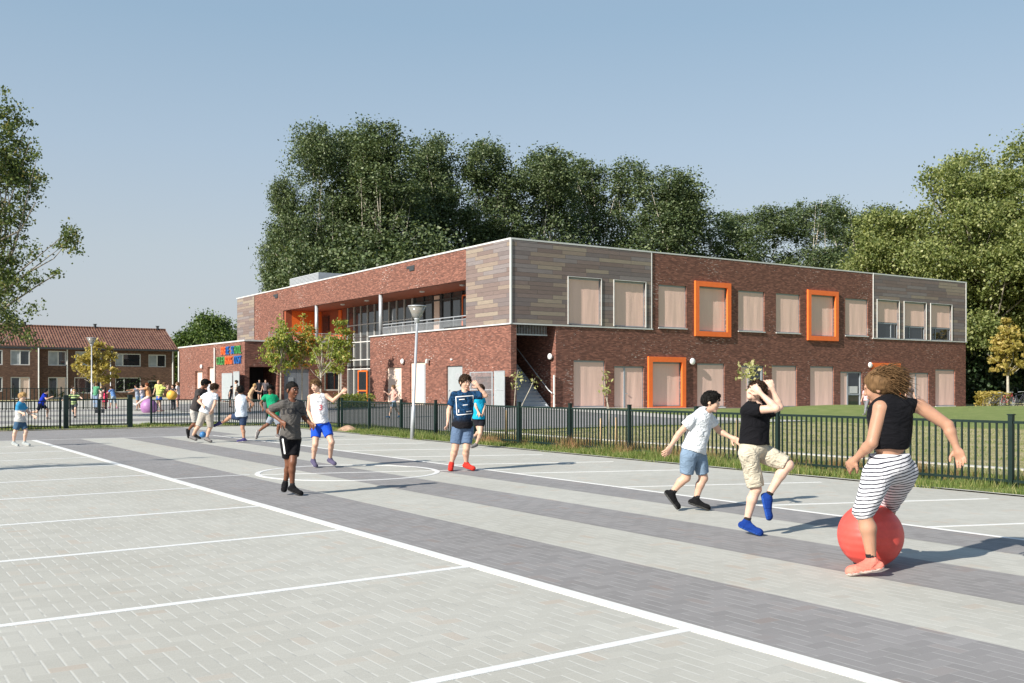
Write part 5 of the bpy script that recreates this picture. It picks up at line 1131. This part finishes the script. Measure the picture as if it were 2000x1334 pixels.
v=dirpx(-.35,-.94); ux=np.cross(v,(0,0,1)); ux=nrm(np.array(WM[0])); vd=nrm(WM[2]); uz=np.array([0,0,1.])
MT['inkd']=plain('dark_print',(.02,.02,.024),.8,var=0); MT['inkw']=plain('white_print',(.75,.75,.74),.7,var=0)
o1=at(573,806,D1); decal(top,text2('TOKI',.0,-.01,.115)+text2('#07',.0,-.13,.11),o1,ux,uz,vd,MT['inkd'])
o1=at(560,868,D1); decal(bot,bar2(-.020,.085,-.002,-.11,.022,14),o1,ux,uz,vd,MT['inkw'],'side_stripe')
# ---- boy in white sleeveless top behind
D2=1.4*F/(914-CY)
P,top,bot,K=person(J_px(D2,head=(617,754,0),neck=(621,770),shR=(606,776,0),shL=(638,774,0),elR=(602,803,-.03),wrR=(612,826,.10),elL=(651,783,.05),wrL=(667,768,.1),pel=(626,826,0),hpR=(618,834,0),hpL=(636,834,0),
 knR=(616,868,.08),anR=(612,899,-.02),toR=(618,912,.10),knL=(648,864,.12),anL=(645,897,-.05),toL=(658,909,.08)),
 dict(S=.98,skin='light',hair=('lbrown','short'),face=dirpx(-.35,.93,-.1),top=(CL((.66,.66,.69),bs=.8),'tank',1.02),bottom=(CL((.015,.075,.50)),'shorts',.60,1.4),shoe=CL((.09,.08,.14)),foot=.235,seed=2.),
 'boy in white sleeveless top and bright blue shorts moving behind the boy in grey',.010)
o1=at(629,794,D2); decal(top,text2('3',.0,-.06,.13),o1,nrm(np.array(WM[0])),uz,vd,plain('red_print',(.45,.10,.12),.8,var=0))
# ---- boy in navy patterned T-shirt, hand at forehead
D3=1.4*F/(920-CY)
P,top,bot,K=person(J_px(D3,head=(908.5,746,0),neck=(906.5,764.5),shR=(888,771,.02),shL=(927,771,-.02),elR=(877,800,.0),wrR=(875,822,.06),elL=(949,772,.02),wrL=(935.5,756,.05),pel=(903,828,0),hpR=(894,838,.02),hpL=(913,838,-.02),
 knR=(889,876,.03),anR=(882,905,-.02),toR=(880,916,.14),knL=(911,876,.05),anL=(911,905,-.02),toL=(926,915,.10)),
 dict(S=1.06,fat=1.10,skin='light',hair=('brown','short'),face=dirpx(.55,.80,-.12),top=(None,'tee',1.12,.72),bottom=(CL((.12,.20,.34)),'shorts',.74,1.5),shoe=redshoe,sole=redshoe,foot=.25,seed=3.) if False else
 dict(S=1.06,fat=1.10,skin='light',hair=('brown','short'),face=dirpx(.55,.80,-.12),top=(CL((.010,.04,.095),var=.8,scale=22,grad=(.80,.93)),'tee',1.12,.72),bottom=(CL((.10,.15,.24)),'shorts',.74,1.5),shoe=redshoe,sole=redshoe,foot=.25,seed=3.),
 'boy in dark blue printed T-shirt and red shoes with a hand at his forehead',.009)
o1=at(908,793,D3); q=8.3e-3
decal(top,bar2(-.145,.155,.14,.175,.013,14)+bar2(-.145,.16,-.125,-.14,.012,12)+bar2(-.12,-.14,.14,-.115,.013,14)+bar2(.135,.17,.14,.02,.010,8)+bar2(-.09,.11,.0,.118,.013,5)+bar2(-.03,.02,.05,.028,.011,5)+bar2(-.095,-.10,-.095,-.05,.012,4)+bar2(.03,-.085,.11,-.075,.014,5),o1,nrm(np.array(WM[0])),uz,vd,MT['inkw'])
# ---- child in cyan shirt mostly hidden behind him
D4=1.4*F/(876-CY)
person(J_px(D4,head=(939,764,0),neck=(937,776),shR=(930,782,.0),shL=(943,782,-.1),elR=(929,796,.1),wrR=(934,808,.15),elL=(946,797,0),wrL=(944,808,.1),pel=(935,820,0),hpR=(931,824,0),hpL=(940,824,0),
 knR=(937,847,.05),anR=(927,855,-.25),toR=(934,864,-.32),knL=(938,850,.1),anL=(930,871,0),toL=(922,876,.05)),
 dict(S=.92,skin='light',hair=('brown','short'),face=dirpx(-.3,-.9),top=(CL((.01,.32,.52)),'tee',1.05,.6),bottom=(CL((.015,.015,.02)),'shorts',.5,1.2),shoe=greyshoe,foot=.22,seed=4.),
 'child in turquoise shirt and black shorts running behind the boy with red shoes',.012)
# ---- running boy in white T-shirt
D5=1.4*F/(999-CY)
person(J_px(D5,head=(1389,788,0),neck=(1377,806),shR=(1350,824,.10),shL=(1388,822,-.08),elR=(1326,850,.05),wrR=(1310,874,.12),elL=(1405,845,-.12),wrL=(1428,857,-.05),pel=(1354,882,0),hpR=(1345,893,.05),hpL=(1364,892,-.05),
 knR=(1340,936,.02),anR=(1312,966,-.02),toR=(1322,990,-.02),knL=(1374,937,-.05),anL=(1359,979,-.05),toL=(1384,995,-.03)),
 dict(S=1.0,skin='light',hair=('black','short'),face=dirpx(.93,.30,-.15),top=(CL((.64,.67,.69),bs=.8),'tee',1.02,.45),bottom=(CL((.17,.24,.33)),'shorts',.82,1.5),shoe=blackshoe,sole=MT['dsole'],foot=.24,sock=darksock,seed=5.),
 'boy in white T-shirt and denim shorts running to the right in black shoes',.0095)
# ---- leaping boy in black T-shirt, beige shorts
D6=1.4*F/(1046-CY)
person(J_px(D6,head=(1476,762,0),neck=(1477,784),shR=(1458,797,.06),shL=(1497,801,-.05),elR=(1516,792,.24),wrR=(1486,763,.17),elL=(1523,789,.0),wrL=(1510,757,.0),pel=(1472,868,0),hpR=(1462,880,.06),hpL=(1486,878,-.04),
 knR=(1477,950,.02),anR=(1458,1015,-.02),toR=(1487,1036,.08),knL=(1540,903,.05),anL=(1499,965,.02),toL=(1501,1000,.04)),
 dict(S=.98,fat=1.04,skin='pale',hair=('brown','short'),face=dirpx(-.45,.65,.50),headup=nrm(dirpx(.55,-.3,.8)),top=(CL((.007,.007,.009)),'tee',.92,.5),bottom=(CL((.52,.47,.37),bs=.8),'shorts',.92,1.7),shoe=blueshoe,sole=CL((.02,.07,.30)),sock=darksock,foot=.245,curl=.9,seed=6.),
 'boy in black T-shirt and beige shorts leaping with one knee raised in blue shoes',.0085)
# ---- woman kicking the red ball, back to the camera
D7=1.4*F/(1122-CY)
P,top,bot,K=person(J_px(D7,head=(1715,752,-.02),neck=(1738,775,0),shL=(1720,794,.08),shR=(1795,790,-.05),elL=(1703,862,.10),wrL=(1672,893,-.02),elR=(1851,828,.02),wrR=(1868,871,.06),pel=(1738,908,0),hpL=(1714,926,.07),hpR=(1763,920,-.06),
 knL=(1686,998,.10),anL=(1703,1094,.12),toL=(1676,1110,.10),knR=(1738,982,-.36),anR=(1724,1012,-.60),toR=(1718,1016,-.78)),
 dict(S=1.09,fat=1.17,skin='mid',hair=('lbrown','flying'),fly=[dirpx(1.,.1,-.15),dirpx(.9,0,-.6),dirpx(.9,.3,-.35),dirpx(.9,-.2,.05)],face=dirpx(-.80,-.45,-.25),top=(CL((.007,.007,.009)),'tank',.74),bottom=(None,'shorts',1.0,.35) if False else (CL((.64,.64,.67),stripes=((.035,.035,.05),.027,.32,-.22),bs=.4),'shorts',1.02,.5),shoe=pinkshoe,sole=CL((.60,.50,.45)),sock=darksock,foot=.235,seed=7.,facial=False),
 'woman in black top and striped shorts kicking the red ball, seen from behind',.0085)
# ---- small blond boy at the left
D8=1.4*F/(872.5-CY)
person(J_px(D8,head=(43.5,776,0),neck=(40.5,787.5),shR=(36,793,.08),shL=(46,793,-.08),elR=(35,804,.08),wrR=(44,808,.14),elL=(54,805,-.12),wrL=(66,813,-.08),pel=(39.5,821,0),hpR=(36,826,.04),hpL=(43,826,-.04),
 knR=(29.5,845,.05),anR=(27,865,.02),toR=(34,870.5,.05),knL=(51,844,-.03),anL=(48,865,-.05),toL=(57,870,-.03)),
 dict(S=.86,skin='pale',hair=('blond','short'),face=dirpx(.93,.25,-.25),top=(CL((.04,.24,.44),grad=(.80,.84),gcol=(.48,.48,.47)),'tee',1.12,.6),bottom=(CL((.05,.10,.17)),'shorts',.72,1.5),shoe=CL((.35,.38,.38)),foot=.235,seed=8.),
 'small blond boy in grey and blue T-shirt walking at the left edge',.011)
# ---- four boys by the fence around the blue ball
D9=1.4*F/(858-CY)
person(J_px(D9,head=(400.5,752,0),neck=(395,761),shR=(386,767,.05),shL=(401,767,-.1),elR=(391,781,.15),wrR=(399,790,.2),elL=(404,780,-.1),wrL=(409,789,-.05),pel=(381,803,0),hpR=(378,808,.05),hpL=(386,808,-.05),
 knR=(381,829,.0),anR=(368,843,-.05),toR=(368,854,-.05),knL=(386,830,0),anL=(381,852,0),toL=(388,857,.02)),
 dict(S=1.0,skin='dark',hair=('black','short'),face=dirpx(.8,-.3,-.3),top=(CL((.05,.044,.044)),'tee',1.02,.65),bottom=(CL((.45,.43,.40)),'shorts',.9,1.5),shoe=blackshoe,sole=MT['dsole'],foot=.24,seed=9.),
 'boy in charcoal T-shirt leaning forward in a running duel behind the white shirt',.012)
D10=1.4*F/(865-CY)
person(J_px(D10,head=(418.5,760,0),neck=(414,769),shL=(401,775,.0),shR=(421,775,.0),elL=(388,785,.05),wrL=(396,793,.15),elR=(420,790,.05),wrR=(415,801,.1),pel=(402,806,0),hpL=(396,811,0),hpR=(409,811,0),
 knL=(388,834,.05),anL=(376,854,-.02),toL=(385,861,.06),knR=(411,836,-.05),anR=(404,857,-.05),toR=(413,864,.02)),
 dict(S=1.0,fat=1.1,skin='light',hair=('brown','short'),face=dirpx(.75,-.5,-.3),top=(CL((.62,.66,.70)),'tee',1.05,.55),bottom=(CL((.42,.38,.33)),'shorts',1.0,1.7),shoe=greyshoe,sole=MT['dsole'],foot=.24,seed=10.),
 'boy in white T-shirt and khaki shorts chasing the blue ball',.012)
D11=1.4*F/(865-CY)
person(J_px(D11,head=(470,765,0),neck=(470.5,774.5),shL=(462,780,0),shR=(482,780,0),elL=(461,793,-.15),wrL=(468,800,-.2),elR=(495,791,-.05),wrR=(489,799,-.15),pel=(471.5,812,0),hpL=(467,816,0),hpR=(476,816,0),
 knL=(450,816,-.1),anL=(431,829,-.15),toL=(423,832,-.15),knR=(473.5,838,.0),anR=(476.5,860,0),toR=(468,864,.02)),
 dict(S=.98,skin='mid',hair=('black','short'),face=dirpx(-.2,-.95,0),top=(CL((.52,.58,.66)),'tank',1.12),bottom=(CL((.03,.05,.10)),'shorts',.75,1.4),shoe=CL((.05,.045,.13)),foot=.24,seed=11.),
 'boy in pale sleeveless top and navy shorts kicking one leg out to the left',.012)
D12=1.4*F/(858-CY)
person(J_px(D12,head=(528,763,0),neck=(528,772),shR=(518,777,0),shL=(538,777,-.05),elR=(509,790,.1),wrR=(513,799,.2),elL=(545,789,-.1),wrL=(550,799,0),pel=(535,812,0),hpR=(531,817,0),hpL=(540,817,0),
 knR=(522,832,.1),anR=(505,845,-.0),toR=(501,856,0),knL=(545,834,.05),anL=(542,852,0),toL=(548,857,.06)),
 dict(S=.95,skin='dark',hair=('black','short'),face=dirpx(.1,.95,-.2),top=(CL((.01,.28,.13)),'tee',1.08,.6),bottom=(CL((.25,.28,.33)),'shorts',.85,1.5),shoe=greyshoe,foot=.24,seed=12.),
 'boy in green T-shirt running just left of the boy in grey',.012)
# ---- generic poses for the children farther away
def gen(px,py,Hh,face,lean=0,legs=((0,0),(0,0)),arms=((0,15,10),(0,15,10)),pitch=0,z=None,D=None,sit=None):
    S=Hh/1.5
    if D is None: b=G(px,py,0.); b=G(px,py,float(hgt(b[0],b[1])))
    else: b=at(px,CY,D); b[2]=float(hgt(b[0],b[1]))
    if z is not None: b[2]=z
    f=np.array([math.cos(face),math.sin(face),0]); l=np.array([-f[1],f[0],0]); u=np.array([0,0,1.]); TH,SH=.36*S,.36*S
    def leg(s,ang,bend):
        hp=l*s*.075*S; d=nrm(f*math.sin(ang)-u*math.cos(ang)); kn=hp+d*TH; d2=nrm(f*math.sin(ang-bend)-u*math.cos(ang-bend)); an=kn+d2*SH; toe=an+nrm(f*math.cos((ang-bend)*.6)+u*math.sin((ang-bend)*.6)-u*.25)*.15*S; return hp,kn,an,toe
    Ll=leg(1,*legs[0]); Lr=leg(-1,*legs[1]); low=min(Ll[2][2],Lr[2][2]); pel=np.array([b[0],b[1],b[2]-low+.075*S]) if sit is None else np.array([b[0],b[1],b[2]+sit])
    ud=nrm(u*math.cos(lean)+f*math.sin(lean)); nk=pel+u*.03*S+ud*.47*S; J=dict(pel=pel+ud*.03*S,neck=nk,head=nk+nrm(ud+f*.25*math.cos(pitch)*0+f*.15)*.125*S)
    for n_,Q,s,(fa,oa,eb) in (('L',Ll,1,arms[0]),('R',Lr,-1,arms[1])):
        J['hp'+n_],J['kn'+n_],J['an'+n_],J['to'+n_]=[pel+q for q in Q]; sh=nk-ud*.045*S+l*s*.15*S; fa,oa,eb=R(fa),R(oa),R(eb); bd=-ud
        d=nrm(bd*math.cos(fa)*math.cos(oa)+f*math.sin(fa)+l*s*math.sin(oa)); el=sh+d*.235*S; d2=nrm(d*math.cos(eb)+nrm(f-d*(f@d))*math.sin(eb)); J['sh'+n_]=sh; J['el'+n_]=el; J['wr'+n_]=el+d2*.20*S
    return J,dict(S=S,face=nrm(f*math.cos(pitch)+u*math.sin(pitch)))
toC=math.atan2(-WM[2][1],-WM[2][0]); toR_=math.atan2(WM[0][1],WM[0][0]); toL=toR_+math.pi; away=toC+math.pi
def kid(px,py,Hh,face,skin,hair,top,bottom,shoe,label,hres=.020,**k):
    J,sp=gen(px,py,Hh,face,**k); sp['gz']=.018; sp['sit']=k.get('sit'); sp.update(skin=skin,hair=hair,top=top,bottom=bottom,shoe=shoe,facial=False,seed=px*.01); return person(J,sp,label,hres)
RUN=((R(50),R(55)),(R(-25),R(60))); RUNA=((-35,15,80),(45,15,80)); WALK=((R(22),R(8)),(R(-18),R(15)))
tee=lambda c,**k:(CL(c,**k),'tee',1.08,.6)
sh_=lambda c,f=.75:(CL(c),'shorts',f,1.3)
kid(80,820,1.36,toR_+.2,'light',('black','short'),tee((.01,.03,.35)),sh_((.01,.012,.03)),greyshoe,'child in royal blue T-shirt running behind the fence at the left',lean=.35,legs=RUN,arms=RUNA,hres=.016)
kid(145,817,1.30,toC+.3,'pale',('blond','short'),tee((.40,.50,.22),stripes=((.04,.07,.05),.09,.5,0)),sh_((.06,.07,.08)),blackshoe,'child in green striped shirt hopping behind the left gate leaf',legs=RUN,arms=((20,50,40),(10,55,30)),hres=.016)
kid(142,797,1.35,toR_,'light',('brown','long'),tee((.60,.60,.62)),sh_((.10,.14,.25)),greyshoe,'girl in white shirt standing behind the green striped child',legs=((.1,0),(-.05,0)))
kid(187,800,1.52,away,'light',('lbrown','short'),(CL((.10,.30,.17),var=.5,scale=30),'long',1.1),(CL((.22,.30,.42)),'trousers',1.9,1.2),blackshoe,'boy in green checked shirt in the group under the yard tree',legs=((.08,0),(-.1,0)),arms=((50,10,50),(50,10,50)),lean=.15)
kid(198,799,1.30,toC,'pale',('blond','long'),tee((.62,.45,.40)),sh_((.35,.30,.30)),whiteshoe,'pale blond girl facing us between the checked shirt and the pink dress',arms=((60,10,60),(60,10,60)))
kid(206,799,1.25,away+.4,'light',('blond','long'),tee((.62,.05,.12)),(CL((.55,.04,.10)),'skirt',.9,1.3),CL((.5,.1,.15)),'girl in pink top and red skirt bending with the group',lean=.45,legs=((.1,.1),(-.1,.1)),arms=((60,5,30),(60,5,30)))
kid(222,799,1.36,toL-.4,'light',('brown','short'),tee((.12,.24,.50)),(CL((.35,.45,.55)),'shorts',1.15,1.2),CL((.3,.1,.2)),'boy in light blue T-shirt at the right of the group under the tree',lean=.35,legs=((.4,.15),(-.25,.05)),arms=((50,5,40),(50,10,40)))
kid(269,803,1.42,toL+.2,'mid',('black','long'),tee((.28,.31,.38)),sh_((.16,.24,.36),.5),greyshoe,'long haired girl in grey blue shirt stretching her arms left',legs=((.05,0),(-.1,.1)),arms=((80,5,5),(65,5,5)),lean=.1)
kid(278,801,1.42,toL+.5,'light',('brown','long'),tee((.42,.40,.45)),sh_((.15,.22,.38)),greyshoe,'girl in pale shirt beside the grey blue shirt',arms=((70,5,20),(30,5,20)))
Dp=1.4*F/(806.5-CY)
kid(291,806,1.50,toL,'light',('red','short'),(CL((.55,.28,.13)),'tee',1.05,.5),(CL((.60,.48,.44)),'trousers',1.9,1.),whiteshoe,'person in orange top riding on the purple ball',z=0.,sit=.80,legs=((R(62),R(8)),(R(50),R(40))),arms=((80,10,20),(95,10,40)),lean=.15,hres=.018)
kid(311,805,1.58,toR_+.4,'light',('lbrown','short'),(CL((.50,.58,.14),stripes=((.05,.07,.05),.13,.25,0)),'tee',1.12,.6),(CL((.01,.08,.36)),'skirt',.62,1.1),CL((.55,.3,.25)),'woman in yellow striped shirt and blue skirt bowing her head',lean=.42,legs=((.15,.05),(-.2,.0)),arms=((110,15,110),(70,20,110)),hres=.018)
kid(310,798,1.66,toC,'light',('blond','long'),(CL((.58,.58,.18)),'tee',1.1,.6),(CL((.3,.3,.2)),'trousers',1.9,1.),greyshoe,'adult in yellow top standing just behind the striped woman')
kid(338,801,1.40,toC-.3,'light',('brown','long'),tee((.03,.03,.04)),(CL((.03,.03,.04)),'trousers',1.9,1.),blackshoe,'dark clad girl holding the yellow ball',arms=((55,25,60),(55,25,60)))
kid(347,799,1.55,toL,'light',('lbrown','long'),tee((.66,.60,.60)),(CL((.5,.25,.25)),'shorts',.8,1.2),greyshoe,'girl in white shirt at the wall end behind the yellow ball')
kid(410,797,1.60,away,'light',('black','bun'),(CL((.50,.53,.58)),'tank',1.1),(CL((.05,.06,.1)),'trousers',1.9,1.),blackshoe,'person with hair bun near the cream doors of the wing')
kid(462,795,1.60,toL+.2,'light',('brown','short'),(CL((.60,.58,.50),stripes=((.25,.12,.10),.12,.25,0)),'tee',1.15,.6),(CL((.50,.48,.44)),'trousers',1.9,1.),greyshoe,'woman in white striped blouse by the steel gate of the wing')
kid(449,796,1.30,toR_,'light',('black','short'),tee((.03,.03,.035)),sh_((.04,.04,.05)),blackshoe,'child in black beside the woman in the striped blouse',lean=.2)
kid(488,797,1.48,toR_+.3,'light',('blond','long'),tee((.50,.33,.20)),(CL((.50,.35,.22)),'skirt',1.0,1.2),greyshoe,'blond woman in tan top bending in front of the dark passage',lean=.5,arms=((50,5,40),(50,5,40)))
kid(507,785,1.62,toC,'light',('black','long'),tee((.02,.02,.025)),(CL((.02,.02,.025)),'skirt',.7,1.1),blackshoe,'woman in black dress standing inside the dark passage')
kid(519,786,1.60,toC,'light',('brown','long'),(CL((.10,.09,.10)),'tee',1.1,.6),(CL((.02,.02,.03)),'trousers',1.9,1.),blackshoe,'second dark figure deeper in the passage')
kid(769,817,1.38,toL+.3,'pale',('lbrown','short'),tee((.68,.36,.30)),sh_((.22,.28,.36)),CL((.02,.08,.2)),'child in salmon pink shirt running in front of the cream doors',legs=WALK,arms=RUNA,hres=.016)
kid(1692,812,1.35,toL+.6,'pale',('brown','long'),tee((.66,.42,.45)),(CL((.20,.20,.22)),'trousers',1.9,.8),greyshoe,'girl in pink top and grey leggings on the lawn before the facade',legs=WALK,hres=.016)
kid(1777,808,1.42,toC,'light',('brown','short'),tee((.10,.08,.08)),sh_((.06,.06,.07)),blackshoe,'boy whose head shows above the shoulder of the kicking woman',hres=.016)
# ================================================================== BALLS
def ball(px,py,rp,D,c,label,seams=True,n=28):
    cc=at(px,py,D); r=rp/F*D; z=float(hgt(cc[0],cc[1])); m,t,b=newmat('rubber_ball'); b.inputs['Roughness'].default_value=.48; gg=N(t,'TexCoord'); nn=N(t,'TexNoise'); nn.inputs['Scale'].default_value=6; nn.inputs['Detail'].default_value=8; nn.inputs['Roughness'].default_value=.7; L(t,gg.outputs['Object'],nn.inputs[0]); L(t,ramp(t,nn.outputs[0],[(.35,tuple(x*.82 for x in c)),(.55,c),(.75,tuple(min(1,x*.9+.05) for x in c))]),b.inputs['Base Color'])
    g=N(t,'TexCoord'); s=N(t,'SeparateXYZ'); L(t,g.outputs['Object'],s.inputs[0]); bump(t,b,math_(t,'SINE',math_(t,'MULTIPLY',s.outputs[2],110)),.12,.01)
    k=MB(); k.sphere(cc,r,40,24); o=k.build('ball',m,smooth=True,origin=cc,label=label,cat='ball'); 
    return o
Db=7.76; rb=.245; yb=CY+(1.4-rb)*F/Db; ball(1700,yb,rb*F/Db,Db,(.72,.085,.065),'large red ball just kicked by the woman in front')
ball(291,794.7,16,Dp-.0,(.34,.16,.36),'large purple ball under the person in the orange top')
ball(335.8,772,10.2,1.4*F/48.-.5,(.72,.42,.06),'yellow ball held in front of the dark clad girl')
ball(396,849,6.2,25.6,(.03,.16,.38),'small blue ball at the feet of the boys by the fence')
